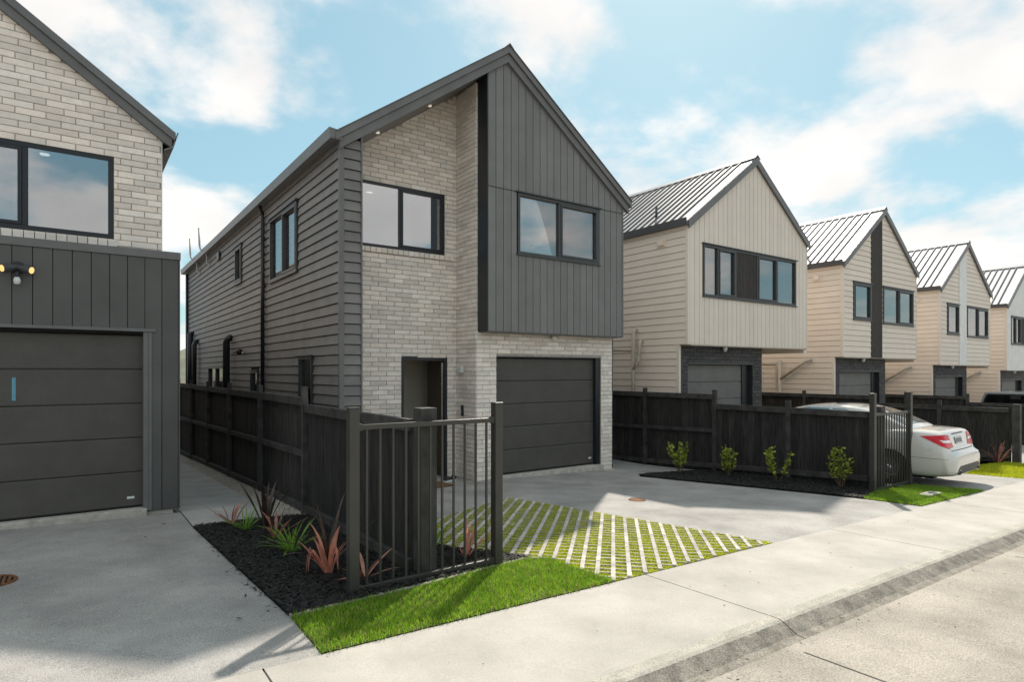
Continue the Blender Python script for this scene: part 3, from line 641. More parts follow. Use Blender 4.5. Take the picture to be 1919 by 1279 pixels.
window(h1, 'X', *EW, 9.11, (10.8,), 'white', 'glass2', 0.05, 0.02, (), False, 0.09, name='side_window')
B().box(9.206, 9.225, YB-0.012, YB+0.10, -0.1, 2.70).build('corner_flashing', 'black', h1)
# roof
def slab(x0, x1, f0, f1, y0, y1): return [(x0, f0(x0)), (XA, f0(XA)), (x1, f0(x1)), (x1, f1(x1)), (XA, f1(XA)), (x0, f1(x0))]
def ro(b, x0, x1, o0, o1, y0, y1):
    b.prism([(x0, r1(x0)+o0), (XA, r1(XA)+o0), (XA, r1(XA)+o1), (x0, r1(x0)+o1)], 'Y', y0, y1)
    b.prism([(XA, r1(XA)+o0), (x1, r1(x1)+o0), (x1, r1(x1)+o1), (XA, r1(XA)+o1)], 'Y', y0, y1); return b
rf = ro(B(), 3.13, 9.38, 0, -0.13, 8.84, 24.5).build('roof', 'metaltrim', h1)
ro(B(), 3.20, 9.33, -0.134, -0.285, 8.875, 8.945).build('barge_board', 'trim', rf)
ro(B(), 3.25, 9.2, -0.13, -0.28, 8.946, 24.45).build('soffit_lining', 'trim', rf)
ro(B(), 3.13, 9.38, 0.006, -0.004, 8.82, 8.84).build('barge_flashing', 'metaltrim', rf)
B().prism([(XA-0.09, r1(XA-0.09)+0.012), (XA, ZA+0.035), (XA+0.09, r1(XA+0.09)+0.012), (XA, ZA+0.012)], 'Y', 8.82, 24.5).build('ridge_cap', 'metaltrim', rf)
for x in (4.0, 4.95): B().lathe([(0, 0), (0.032, 0), (0.032, 0.02)], (x, 9.35, u1_(x)-0.012), 'Z', 14).build('soffit_light', 'softlight', rf)
gu = B(); gu.prism([(3.03, 5.60), (3.045, 5.60), (3.06, 5.46), (3.21, 5.46), (3.21, 5.57), (3.225, 5.57), (3.225, 5.44), (3.045, 5.44)], 'Y', 8.86, 24.5); gu.build('gutter', 'metaltrim', h1)
B().prism([(3.045, 5.455), (3.03, 5.6), (3.21, 5.58), (3.21, 5.455)], 'Y', 8.852, 8.859).build('gutter_end', 'metaltrim', h1)
B().box(XLW-0.02, XLW+0.01, 8.93, 24.3, 5.37, 5.44).build('eave_trim', 'trim', h1)
# downpipes, vents, lamps on the side wall
dp = tubepart('downpipe', [(3.12, 13.38, 5.45), (3.12, 13.38, 5.38), (3.17, 13.38, 5.28), (3.17, 13.38, 5.2), (3.17, 13.38, -0.2)], 0.04, 'black', h1)
for z in (4.75, 3.75, 2.55, 1.5): B().box(3.165, 3.235, 13.31, 13.45, z, z+0.03).build('bracket', 'black', dp)
tubepart('downpipe', [(3.17, 24.0, 5.40), (3.17, 24.0, -0.4)], 0.045, 'black', h1)
tubepart('vent_pipe', [(3.24, 16.72, 2.84), (3.16, 16.72, 2.84), (3.11, 16.74, 2.80), (3.10, 16.76, 2.7), (3.10, 16.76, -0.4)], 0.085, 'black', h1, 12)
tubepart('vent_pipe', [(3.24, 21.9, 2.95), (3.13, 21.9, 2.95), (3.10, 21.9, 2.85), (3.10, 21.9, -0.4)], 0.075, 'black', h1, 12)
tubepart('vent_pipe', [(3.24, 22.9, 3.25), (3.12, 22.9, 3.25), (3.10, 22.9, -0.4)], 0.09, 'black', h1, 12)
for y, yt in ((19.68, 0), (21.46, 0)):
    f = tubepart('flue_pipe', [(3.235, y, 5.10), (3.17, y+0.05, 5.12), (3.14, y+0.1, 5.2), (3.14, y+0.12, 5.42), (3.0, y+0.35, 5.62), (2.98, y+0.4, 5.75), (2.98, y+0.45, 6.25)], 0.03, 'pipegrey', h1)
vh = B(); vh.prism([(18.15, 5.28), (18.45, 5.28), (18.45, 5.05), (18.15, 5.05)], 'X', 3.16, 3.235); vh.build('vent_hood', 'black', h1, bevel=0.02)
tubepart('conduit', [(3.215, 16.6, 2.45), (3.20, 15.5, 2.50)], 0.015, 'black', h1, 6)
sn = B().lathe([(0.0, -0.06), (0.05, -0.055), (0.07, 0.05), (0.03, 0.08), (0, 0.08)], (3.13, 15.42, 2.44), 'Z', 12).build('sensor_lamp', 'black', h1, smooth=True)
B().box(3.14, 3.235, 15.38, 15.46, 2.42, 2.46).build('lamp_arm', 'deadglass', sn)
# entry lamp and doorbell keypad, soffit sensor
lp = B().box(5.765, 5.828, 9.69, 9.81, 1.97, 2.085).build('wall_light', 'deadglass', h1, bevel=0.006)
kp = B().box(5.80, 5.829, 9.675, 9.75, 1.17, 1.37).build('door_keypad', 'black', h1, bevel=0.008); B().box(5.796, 5.80, 9.70, 9.725, 1.25, 1.265).build('key_button', 'chrome', kp)
B().lathe([(0, -0.10), (0.03, -0.095), (0.05, -0.05), (0.05, 0), (0, 0)], (7.56, 9.17, 2.69), 'Z', 14).build('sensor', 'deadglass', h1, smooth=True)
B().box(9.12, 9.25, 9.2, 9.36, -0.3, -0.055).build('footing', 'cover', h1, bevel=0.01)

# ------------------------------------------------------------------ left house
h0 = thing('townhouse', (-2.0, 9.2, 0.2), 'nearest townhouse with brick gable above a charcoal clad garage', 'house', 'gabled townhouses along the street')
Y0c, Y0d, Y0b, X0R, X0B, X0L = 9.05, 9.16, 9.45, 1.10, 0.943, -5.3
XA0 = -2.2
def r0(x): return 5.235 + (1.085-x)*0.715 if x > XA0 else 5.235+(1.085-XA0)*0.715-(XA0-x)*0.715
def u0_(x): return r0(x)-0.24
# garage box
g0 = (-4.6, 0.716, -0.3, 2.47)
backing('Y', Y0c+0.002, Y0c+0.10, X0L, X0R-0.002, 0.215, lambda x: 3.44, [g0]).build('garage_wall', 'dark', h0)
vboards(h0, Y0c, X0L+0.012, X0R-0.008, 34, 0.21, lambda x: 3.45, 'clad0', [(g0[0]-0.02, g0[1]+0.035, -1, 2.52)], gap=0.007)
B().box(X0R-0.006, X0R+0.012, Y0c-0.02, 12.0, 0.2, 3.45).build('side_panel', 'clad0', h0)
B().box(X0L-0.02, X0R+0.018, Y0c-0.035, 12.0, 3.452, 3.55).build('parapet_cap', 'trim', h0, bevel=0.004)
B().box(X0L, X0R-0.06, Y0c+0.02, 12, -0.1, 0.20).build('footing', 'cover', h0, bevel=0.012)
B().box(X0L, X0R-0.05, 12, 24, -0.6, 3.4).build('rear_mass', 'char', h0)
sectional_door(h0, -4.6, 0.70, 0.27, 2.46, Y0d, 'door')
jb = B(); jb.box(0.70, 0.755, Y0c-0.022, Y0d+0.05, 0.22, 2.50); jb.box(0.757, 0.79, Y0c-0.03, Y0c+0.01, 0.22, 2.50); jb.build('door_jamb', 'trim', h0)
B().box(-4.7, 0.835, Y0c-0.045, Y0c+0.05, 2.502, 2.54).build('head_flashing', 'trim', h0)
B().box(-4.7, 0.74, Y0c-0.03, Y0d+0.2, 0.1, 0.255).build('door_sill', 'cover', h0, bevel=0.01)
B().box(-0.605, -0.57, Y0d-0.003, Y0d+0.002, 1.655, 1.925).build('masking_tape', 'tape', h0)
# brick gable
wz = (-2.2, 0.40, 3.715, 4.785)
gw0 = backing('Y', Y0b+0.006, Y0b+0.12, X0L+0.3, X0B-0.006, 3.3, lambda x: u0_(x)+0.02, [wz], brk=(XA0,)).build('gable_wall', 'mortar', h0)
it = bricks(gw0, 'Y', Y0b, -1.9, X0B, 3.465, u0_, [(wz[0], wz[1], 3.60, wz[3])], 'brick', 0, None, L=0.24*1.24)
it2 = bricks(gw0, 'Y', Y0b, X0L+0.3, -1.9, 3.465, u0_, [(wz[0], wz[1], 3.60, wz[3])], 'brick', 0, None)
it.sort(key=lambda i: -i[2]); lay(gw0, it+it2, 'brick', limit=300)
x = -2.1
while x < 0.42: inst('sill_brick', sb, gw0, (x+0.05, Y0b-0.045, 3.655), (0.098, 0.10, 0.10), None); x += 0.106
B().box(X0B-0.10, X0B, Y0b+0.125, 22, 3.3, 5.2).build('side_wall', 'brick', h0)
B().box(X0B-0.004, X0B+0.008, Y0b-0.004, Y0b+0.13, 3.5, u0_(X0B)).build('corner_trim', 'white', h0)
window(h0, 'Y', *wz, Y0b, (-1.35, -0.50,), 'black', 'glass', 0.06, 0.0, (1,), False, 0.035)
room(h0, 'Y', -2.3, 0.75, 2.9, 5.0, Y0b+0.125, 2.5, lights=((-0.35, 10.6),))
B().box(-0.02, 0.0, 12.02, 12.03, 3.2, 4.65).build('tape_strip', 'tape', h0)
B().box(-0.70, 0.42, 11.95, 12.0, 3.0, 4.75).build('wardrobe', 'white', h0, bevel=0.004)
def ro0(b, x0, x1, o0, o1, y0, y1):
    b.prism([(x0, r0(x0)+o0), (XA0, r0(XA0)+o0), (XA0, r0(XA0)+o1), (x0, r0(x0)+o1)], 'Y', y0, y1)
    b.prism([(XA0, r0(XA0)+o0), (x1, r0(x1)+o0), (x1, r0(x1)+o1), (XA0, r0(XA0)+o1)], 'Y', y0, y1); return b
rf0 = ro0(B(), -5.5, 1.10, 0, -0.11, Y0b-0.10, 22).build('roof', 'metaltrim', h0)
ro0(B(), -5.4, 1.06, -0.112, -0.235, Y0b-0.07, Y0b-0.005).build('barge_board', 'trim', rf0)
ro0(B(), -5.4, 0.95, -0.112, -0.23, Y0b, 21.9).build('soffit_lining', 'trim', rf0)
B().prism([(0.965, 4.96), (1.075, 5.02), (1.135, 5.23), (1.12, 5.235), (1.06, 5.03), (0.965, 4.98)], 'Y', Y0b-0.10, 22).build('gutter', 'metaltrim', h0)
# twin spotlight with sensor
sp = B().lathe([(0, 0), (0.075, 0), (0.075, 0.03), (0, 0.03)], (-0.545, Y0c-0.02, 3.19), 'Y', 16).build('spotlight', 'black', h0); 
for s in (-1, 1):
    c0 = Vector((-0.545, Y0c-0.05, 3.19)); c1 = c0+Vector((0.13*s, -0.08, -0.03))
    hd = B().tube([c0, c0+(c1-c0)*0.4, c1], 0.035, 14, 0.052).build('lamp_head', 'winframe', sp, smooth=False)
    dd_ = (c1-c0).normalized(); B().tube([c1, c1+dd_*0.006], 0.038, 14).build('lamp_glass', 'spot', sp)
B().lathe([(0, -0.05), (0.028, -0.042), (0.036, 0), (0.024, 0.035), (0, 0.035)], (-0.545, Y0c-0.09, 3.04), 'Z', 14).build('sensor', 'deadglass', sp, smooth=True)
B().box(-0.56, -0.53, Y0c-0.10, Y0c-0.02, 3.06, 3.14).build('sensor_neck', 'black', sp)
tubepart('overflow_spout', [(1.11, 10.0, 3.28), (1.19, 10.0, 3.25)], 0.07, 'white', h0)

# ------------------------------------------------------------------ the row of cream houses
def cream_house(k, label, style):
    dx, dz = k*7.105, -0.193*k
    X0, ZB = 11.368+dx, dz
    h = thing('townhouse', (X0+2.6, 9.25, -0.15+dz), label, 'house', 'gabled townhouses along the street')
    xa, xr, yb, yk = X0+2.63, X0+5.09, 9.0, 9.25; za = 7.42+dz
    rfn = lambda x: za-abs(x-xa)*0.735; und = lambda x: rfn(x)-0.20
    zb = 2.62+dz; wallm = 'cream2' if style == 'v' else ('white' if style == 'w' else 'cream')
    # side wall with weatherboards
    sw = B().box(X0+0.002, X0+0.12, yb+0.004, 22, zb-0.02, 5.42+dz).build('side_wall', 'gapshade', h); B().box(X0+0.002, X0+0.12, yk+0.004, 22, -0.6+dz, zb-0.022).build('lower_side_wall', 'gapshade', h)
    P_ = 0.165
    hboards(sw, 'X', X0, yb+0.06, 14.0, zb, 5.42+dz, P_, 'cream', t=0.018, gap=0.010); hboards(sw, 'X', X0, yk+0.06, 14.0, zb-P_*16, zb, P_, 'cream', t=0.018, gap=0.010)
    B().box(X0-0.02, X0+0.05, yb-0.02, yb+0.058, zb-0.005, 5.45+dz).build('corner_board', wallm if style != 'w' else 'cream', h)
    B().box(X0-0.02, X0+0.045, yk-0.022, yk+0.058, -0.6+dz, zb-0.006).build('corner_board', 'cream', h)
    B().box(xr-0.12, xr, yb+0.004, 22, 2.5+dz, 5.4+dz).build('party_wall', 'cream', h)
    B().box(X0+0.13, xr-0.4, 21.9, 22, -0.6+dz, 5.4+dz).build('rear_wall', 'cream', h)
    B().box(X0+3.32, X0+3.44, yk+0.1, 22, -0.6+dz, 2.6+dz).build('lower_wall', 'cream', h)
    # garage front in charcoal brick
    gh = [(X0+0.318, X0+2.92, -2, 2.19+dz)]
    gb = backing('Y', yk+0.006, yk+0.12, X0+0.05, X0+3.335, -0.6+dz, lambda x: zb+0.02, gh).build('garage_wall', 'blackmortar', h)
    itb = bricks(gb, 'Y', yk, X0+0.048, X0+3.34, zb-0.086*36, lambda x: zb+0.0, gh, 'blackbrick', 0, None, L=0.25, H=0.086)
    itb = [i for i in itb if i[4] > 0.7+dz]; lay(gb, itb, 'blackbrick', H=0.086, limit=(300 if k < 2 else 0))
    sectional_door(h, X0+0.318, X0+2.62, 0.02+dz, 2.16+dz, yk+0.13, 'door2', 5, False)
    B().box(X0+2.62, X0+2.90, yk+0.10, yk+0.2, -0.1+dz, 2.16+dz).build('door_jamb', 'black', h)
    B().box(X0+0.318, X0+2.92, yk-0.01, yk+0.12, 2.162+dz, 2.20+dz).build('lintel', 'winframe', h)
    # front upper wall
    if style in ('v', 'w'): wins = [(X0+0.534, X0+4.525, 3.756+dz, 4.98+dz)]
    else: wins = [(X0+0.64, X0+1.77, 3.57+0.193+dz, 4.71+0.193+dz), (X0+2.58, X0+4.83, 3.53+0.193+dz, 4.715+0.193+dz)]
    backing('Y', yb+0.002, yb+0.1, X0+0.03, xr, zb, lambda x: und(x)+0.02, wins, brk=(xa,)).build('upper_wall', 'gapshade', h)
    hl = [(a-0.02, c+0.02, e-0.02, f+0.02) for a, c, e, f in wins]
    if style in ('v', 'w'):
        vboards(h, yb, X0+0.052, xr-0.03, 28, zb-0.005, lambda x: und(x)+0.01, wallm, hl, gap=0.012, apex=xa)
    else:
        st_ = (X0+1.77, X0+2.50)
        hboards(h, 'Y', yb, X0+0.052, xr-0.03, zb, und(xa)-0.02, 0.165, 'cream', hl+[(st_[0], st_[1], -9, 99)], zt=lambda z: (xa-(za-0.2-z)/0.735 if z > 5.2+dz else 0, xa+(za-0.2-z)/0.735 if z > 5.2+dz else 999), t=0.018, gap=0.010)
        if k == 1:
            n = 5; ww = (st_[1]-st_[0])/n
            for i in range(n):
                a, c = st_[0]+i*ww+0.003, st_[0]+(i+1)*ww-0.003
                us = [a, c]; B().prism([(a, zb-0.01), (c, zb-0.01), (c, und(c)), (a, und(a))], 'Y', yb-0.03, yb).build('timber_batten', 'timber', h)
        else: B().prism([(st_[0]+0.003, zb-0.01), (st_[1]-0.003, zb-0.01), (st_[1]-0.003, und(st_[1])), (st_[0]+0.003, und(st_[0]))], 'Y', yb-0.03, yb).build('white_panel', 'white', h)
    B().box(xr-0.029, xr+0.012, yb-0.022, yb+0.05, zb-0.005, und(xr)).build('corner_board', wallm, h)
    B().box(X0+0.03, xr, yb+0.004, yk+0.3, zb-0.025, zb-0.001).build('soffit', wallm, h)
    B().box(X0+3.36, xr, yk+0.3, 22, zb-0.025, zb-0.001).build('overhang_soffit', wallm, h)
    for wi_, (a, c, e, f) in enumerate(wins):
        if style in ('v', 'w'):
            ms = (X0+1.10, X0+1.80, X0+2.725, X0+3.62); window(h, 'Y', a, c, e, f, yb, ms, 'winframe', 'glass2', 0.055, 0.035, (1, 3), True, 0.035)
            n = 6; ww = (2.69-1.83)/n
            for i in range(n): B().box(X0+1.83+i*ww+0.003, X0+1.83+(i+1)*ww-0.003, yb-0.02, yb+0.01, e+0.03, f-0.03).build('timber_batten', 'timber', h)
        else: window(h, 'Y', a, c, e, f, yb, ((a+c)/2,) if wi_ else (), 'winframe', 'glass2', 0.055, 0.035, (1,) if wi_ else (0,), True, 0.035)
    room(h, 'Y', X0+0.3, xr-0.2, 2.9+dz, 5.15+dz, yb+0.12, 3.0)
    # roof: pans, ribs, barge
    def rr(b, x0, x1, o0, o1, y0, y1):
        b.prism([(x0, rfn(x0)+o0), (xa, za+o0), (xa, za+o1), (x0, rfn(x0)+o1)], 'Y', y0, y1)
        b.prism([(xa, za+o0), (x1, rfn(x1)+o0), (x1, rfn(x1)+o1), (xa, za+o1)], 'Y', y0, y1); return b
    xl, xe = X0-0.07, xr+0.10
    rf_ = rr(B(), xl, xe, 0, -0.05, yb-0.06, 22).build('roof', 'roofm', h)
    rr(B(), xl+0.02, xe-0.02, -0.012, -0.205, yb-0.085, yb-0.062).build('barge_board', 'metaltrim', rf_)
    rr(B(), X0+0.01, xr-0.01, -0.052, -0.2, yb-0.061, 21.9).build('soffit_lining', 'trim', rf_)
    y = yb+0.32
    while y < 20:
        bb = B(); s = rfn
        for (p, q) in ((xl, xa), (xa, xe)):
            V_ = []
            for x in (p, q):
                for dy, dzz in ((-0.035, 0.0), (-0.018, 0.036), (0.018, 0.036), (0.035, 0.0)): V_.append((x, y+dy, rfn(x)+dzz+0.001))
            bb.add(V_, [(0, 1, 5, 4), (1, 2, 6, 5), (2, 3, 7, 6), (0, 3, 2, 1), (4, 5, 6, 7)])
        bb.build('roof_rib', 'roofrib', rf_); y += 0.24
    B().prism([(xa-0.13, rfn(xa-0.13)+0.042), (xa, za+0.06), (xa+0.13, rfn(xa+0.13)+0.042), (xa, za+0.04)], 'Y', yb-0.09, 22).build('ridge_cap', 'roofm', rf_)
    B().prism([(X0-0.15, 5.49+dz), (X0-0.135, 5.49+dz), (X0-0.13, 5.37+dz), (X0-0.01, 5.37+dz), (X0-0.01, 5.34+dz), (X0-0.145, 5.34+dz)], 'Y', yb-0.08, 22).build('gutter', 'roofdark', h)
    tubepart('roof_vent', [(X0+0.55, 10.4, rfn(X0+0.55)-0.05), (X0+0.55, 10.4, rfn(X0+0.55)+0.28)], 0.03, 'roofdark', rf_, 8)
    # wall vent, waste pipes, sensor
    vb = B(); vb.prism([(9.66, 5.12+dz), (9.84, 5.12+dz), (9.84, 4.98+dz), (9.66, 4.98+dz)], 'X', X0-0.09, X0-0.01); vb.build('vent_cowl', 'cream', h, bevel=0.01)
    B().box(X0-0.03, X0-0.005, 9.61, 9.89, 4.95+dz, 5.16+dz).build('vent_plate', 'cream', h)
    yp = 10.55
    if k == 0:
        pz = [(X0+0.0, yp, 3.02), (X0-0.1, yp, 3.02), (X0-0.13, yp, 2.96), (X0-0.13, yp, -0.4)]
        tubepart('waste_pipe', pz, 0.05, 'pipe', h); tubepart('branch_pipe', [(X0, 10.36, 2.74), (X0-0.08, 10.36, 2.74), (X0-0.12, 10.36, 2.66), (X0-0.12, 10.36, 2.28), (X0-0.13, 10.54, 2.05)], 0.045, 'pipe', h)
        tubepart('overflow_pipe', [(X0-0.03, 10.6, 2.52), (X0-0.03, 11.6, 2.56)], 0.02, 'pipe', h, 6)
    else:
        tubepart('waste_pipe', [(X0-0.13, 10.9, 2.55+dz), (X0-0.13, 10.9, -0.4+dz)], 0.05, 'pipe', h)
        tubepart('branch_pipe', [(X0, 9.95, 2.55+dz), (X0-0.10, 9.95, 2.55+dz), (X0-0.13, 10.05, 2.5+dz), (X0-0.13, 10.88, 1.95+dz)], 0.05, 'pipe', h)
        tubepart('overflow_pipe', [(X0-0.03, 11.6, 2.42+dz), (X0-0.03, 11.1, 2.42+dz), (X0-0.03, 11.08, 2.38+dz), (X0-0.03, 11.08, 1.7+dz), (X0-0.12, 10.95, 1.6+dz)], 0.022, 'pipe', h, 6)
    B().lathe([(0, -0.12), (0.03, -0.115), (0.055, -0.05), (0.055, 0), (0, 0)], (X0+1.62, yk-0.10, zb-0.026), 'Z', 14).build('sensor', 'deadglass', h, smooth=True)
    return h
cream_house(0, 'greige townhouse with vertical cladding and timber panel between its four windows', 'v')
cream_house(1, 'cream weatherboard townhouse with a dark timber strip up its gable', 'h')
cream_house(2, 'cream weatherboard townhouse with a white strip up its gable', 'h')
cream_house(3, 'white clad townhouse at the far right end of the row', 'w')

# ------------------------------------------------------------------ fences
def fence(label, X, secs, posts, basef, rails, post_w=0.10, endpost=None, far=26.0):
    """secs: (ya, yb, top z); posts: (y, top z); rails: per section list of rail heights above base (None = only top and bottom)"""
    f = thing('timber_fence', (X, secs[0][0], basef(secs[0][0])), label, 'fence', 'black timber fences between the plots')
    pw = 0.148
    for ya, yb_, zt, mid in secs:
        y = ya
        while y < yb_-0.02:
            e = min(y+pw, yb_); b = B(); jt = random.uniform(-0.003, 0.003); lean = random.uniform(-0.002, 0.002); zb_ = basef((y+e)/2)-0.08
            b.add([(X+jt+dx_, yy, z) for z in (zb_, zt-0.012) for dx_, yy in ((0, y+0.003), (0, e-0.003), (0.02, e-0.003), (0.02, y+0.003))], [(0,1,2,3),(4,7,6,5),(0,4,5,1),(1,5,6,2),(2,6,7,3),(3,7,4,0)])
            b.build('paling', 'fence', f); y += pw
        def rail(z0f, z1f, nm):
            ps = sorted([ya]+[p for p, _ in posts if ya < p < yb_]+[yb_])
            for a, c in zip(ps[:-1], ps[1:]):
                b = B(); b.add([(x_, yy, zf(yy)) for zf in (z0f, z1f) for x_, yy in ((X-0.062, a+0.045), (X-0.062, c-0.045), (X-0.003, c-0.045), (X-0.003, a+0.045))], [(0,1,2,3),(4,7,6,5),(0,4,5,1),(1,5,6,2),(2,6,7,3),(3,7,4,0)])
                b.build(nm, 'fencerail', f, bevel=0.004)
        rail(lambda y: zt-0.11, lambda y: zt, 'top_rail')
        if mid: rail(lambda y: (basef(y)+zt)/2-0.02, lambda y: (basef(y)+zt)/2+0.06, 'middle_rail')
        rail(lambda y: basef(y)+0.02, lambda y: basef(y)+0.12, 'bottom_rail')
    for y, zt in posts:
        B().box(X-0.072, X+0.0-0.002, y-0.044, y+0.044, basef(y)-0.3, zt).build('post', 'fencerail', f, bevel=0.004)
    if endpost:
        y, zt, wd = endpost; B().box(X-0.03, X-0.03+wd, y-wd, y, basef(y)-0.3, zt).build('end_post', 'fencerail', f, bevel=0.005)
    return f
fence('black timber fence between the two nearest houses, ending behind the nearer railing', 2.47,
      [(4.92, 8.07, 1.570, False), (8.07, 24.0, 1.655, True)], [(8.07, 1.80)]+[(8.02+2.4*i, 1.77) for i in range(1, 7)], lambda y: G(2.4, y)+0.0, None, endpost=(4.92, 1.675, 0.155))
def f2(k, lab):
    dx, dz = 7.105*k, -0.193*k
    fence(lab, 11.10+dx, [(4.92, 8.05, 1.305+dz, False), (8.05, 15.0, 1.505+dz, True)], [(6.40, 1.44+dz), (8.05, 1.60+dz), (10.0, 1.60+dz), (12.0, 1.6+dz), (14, 1.6+dz)],
          lambda y: (0.08 - 0.055*(y-5))+dz if y < 12 else -0.30+dz, None, endpost=(4.90, 1.40+dz, 0.15))
f2(0, 'black timber fence behind the row of four young shrubs')
f2(1, 'black timber fence just beyond the white sedan')
f2(2, 'black timber fence in front of the far silver ute')

def railing(label, x0, x1, y, zl, zr, ztop, rt, rb, n):
    f = thing('metal_railing', ((x0+x1)/2, y, (zl+zr)/2), label, 'railing', 'dark metal railings at the footpath')
    for x, z in ((x0, zl), (x1, zr)):
        p = B().box(x-0.041, x+0.041, y-0.041, y+0.041, z-0.2, ztop).build('post', 'railing', f, bevel=0.004)
        B().box(x-0.044, x+0.044, y-0.044, y+0.044, ztop+0.001, ztop+0.012).build('post_cap', 'railing', p, bevel=0.003)
        for zc in (rt, rb):
            s = 1 if x == x0 else -1; a, c = sorted((x+s*0.041, x+s*0.07)); B().box(a, c, y-0.026, y+0.026, zc-0.03, zc+0.03).build('bracket', 'railing', p, bevel=0.004)
    for zc, nm in ((rt, 'top_rail'), (rb, 'bottom_rail')): B().box(x0+0.05, x1-0.05, y-0.019, y+0.019, zc-0.021, zc+0.021).build(nm, 'railing', f, bevel=0.003)
    for i in range(n):
        x = x0+(x1-x0)*(i+1)/(n+1); B().box(x-0.0085, x+0.0085, y-0.0085, y+0.0085, rb+0.02, rt-0.02).build('baluster', 'railing', f)
    return f
railing('dark bronze metal railing in front of the mulch bed and flax', 1.808, 3.201, 4.72, 0.20, 0.17, 1.697, 1.545, 0.238, 11)
railing('narrow dark metal railing in front of the white sedan', 10.72, 12.10, 4.73, -0.01, -0.06, 1.62, 1.272, 0.03, 13)

# ------------------------------------------------------------------ plants
def blade_leaf(base, az, L, wd, up, droop, n=7, fold=None, tw=0.0):
    """tapered arching leaf strip: up = start angle, droop = how much it bends over"""
    b = B(); V_ = []; p = Vector(base); a = up; d = Vector((math.cos(az), math.sin(az), 0)); side0 = Vector((-math.sin(az+tw), math.cos(az+tw), 0))
    for i in range(n+1):
        t = i/n; wv = wd*(0.55+0.9*t if t < 0.5 else 1.0*(1-((t-0.5)/0.5)**1.7))*0.5+0.0006
        side = side0; nrm_ = d*(-math.sin(a))+Vector((0, 0, math.cos(a)))
        V_ += [p-side*wv+nrm_*wv*0.35, p, p+side*wv+nrm_*wv*0.35]
        if fold and i >= fold: a = -R(82)
        else: a = up-droop*(t**1.5)
        p = p+(d*math.cos(a)+Vector((0, 0, 1))*math.sin(a))*(L/n)
    F_ = []
    for i in range(n): F_ += [(3*i, 3*i+1, 3*i+4, 3*i+3), (3*i+1, 3*i+2, 3*i+5, 3*i+4)]
    return b.add(V_, F_)
def flax(x, y, label, m, n, L0, L1, wd, u0, u1, cat='flax', name='flax_plant', group='flax and tufts in the mulch beds', d0=0.2, d1=0.9, folds=0, dark=None, dz=0.0):
    z = G(x, y)+0.01+dz; t = thing(name, (x, y, z), label, cat, group)
    for i in range(n):
        az = random.uniform(0, 6.283); r_ = random.uniform(0, 0.035)
        bq = blade_leaf((x+math.cos(az)*r_, y+math.sin(az)*r_, z), az, random.uniform(L0, L1), wd*random.uniform(0.7, 1.15), R(random.uniform(u0, u1)), random.uniform(d0, d1), 7, (4 if i < folds else None), random.uniform(-0.7, 0.7))
        bq.build('leaf', (dark if dark and i % 3 == 0 else m), t, smooth=True)
    return t
random.seed(21)
flax(1.50, 7.80, 'rust red flax at the far corner of the mulch bed', 'flaxpink', 11, 0.25, 0.42, 0.035, 45, 85, dark='flaxred')
flax(1.58, 7.42, 'pale green grass tuft beside the farthest red flax', 'flaxgreen', 34, 0.2, 0.36, 0.012, 30, 85, 'tuft', 'grass_tuft', d1=1.4)
flax(1.80, 7.45, 'tall dark bronze flax leaning over the gravel strip', 'flaxdark', 9, 0.42, 0.66, 0.055, 66, 88, d1=0.5)
flax(1.76, 6.85, 'rust flax between the two green grass tufts', 'flaxpink', 13, 0.22, 0.42, 0.032, 35, 85, dark='flaxdark')
flax(1.74, 6.18, 'larger bright green grass tuft in the middle of the bed', 'flaxgreen', 50, 0.22, 0.42, 0.014, 25, 85, 'tuft', 'grass_tuft', d1=1.3)
flax(1.80, 5.28, 'salmon flax with folded leaves beside the left railing post', 'flaxred', 13, 0.26, 0.55, 0.05, 50, 88, folds=4, d1=0.7)
flax(1.86, 5.45, 'dark bronze flax just behind the salmon flax', 'flaxdark', 12, 0.45, 0.80, 0.035, 45, 88, d1=1.5)
flax(2.02, 5.0, 'low salmon flax behind the bars of the near railing', 'flaxpink', 9, 0.22, 0.40, 0.035, 10, 60, d1=0.5)
flax(3.08, 5.08, 'orange red flax behind the right end of the near railing', 'flaxred', 10, 0.3, 0.5, 0.035, 30, 85, d1=0.6)
flax(2.95, 5.50, 'green grass tuft behind the railing next to the pavers', 'flaxgreen', 36, 0.22, 0.4, 0.013, 30, 85, 'tuft', 'grass_tuft', d1=1.2)
flax(17.75, 5.05, 'small rust flax at the foot of the fence beyond the sedan', 'flaxpink', 14, 0.35, 0.6, 0.045, 35, 88, d1=0.6, dz=0.02)
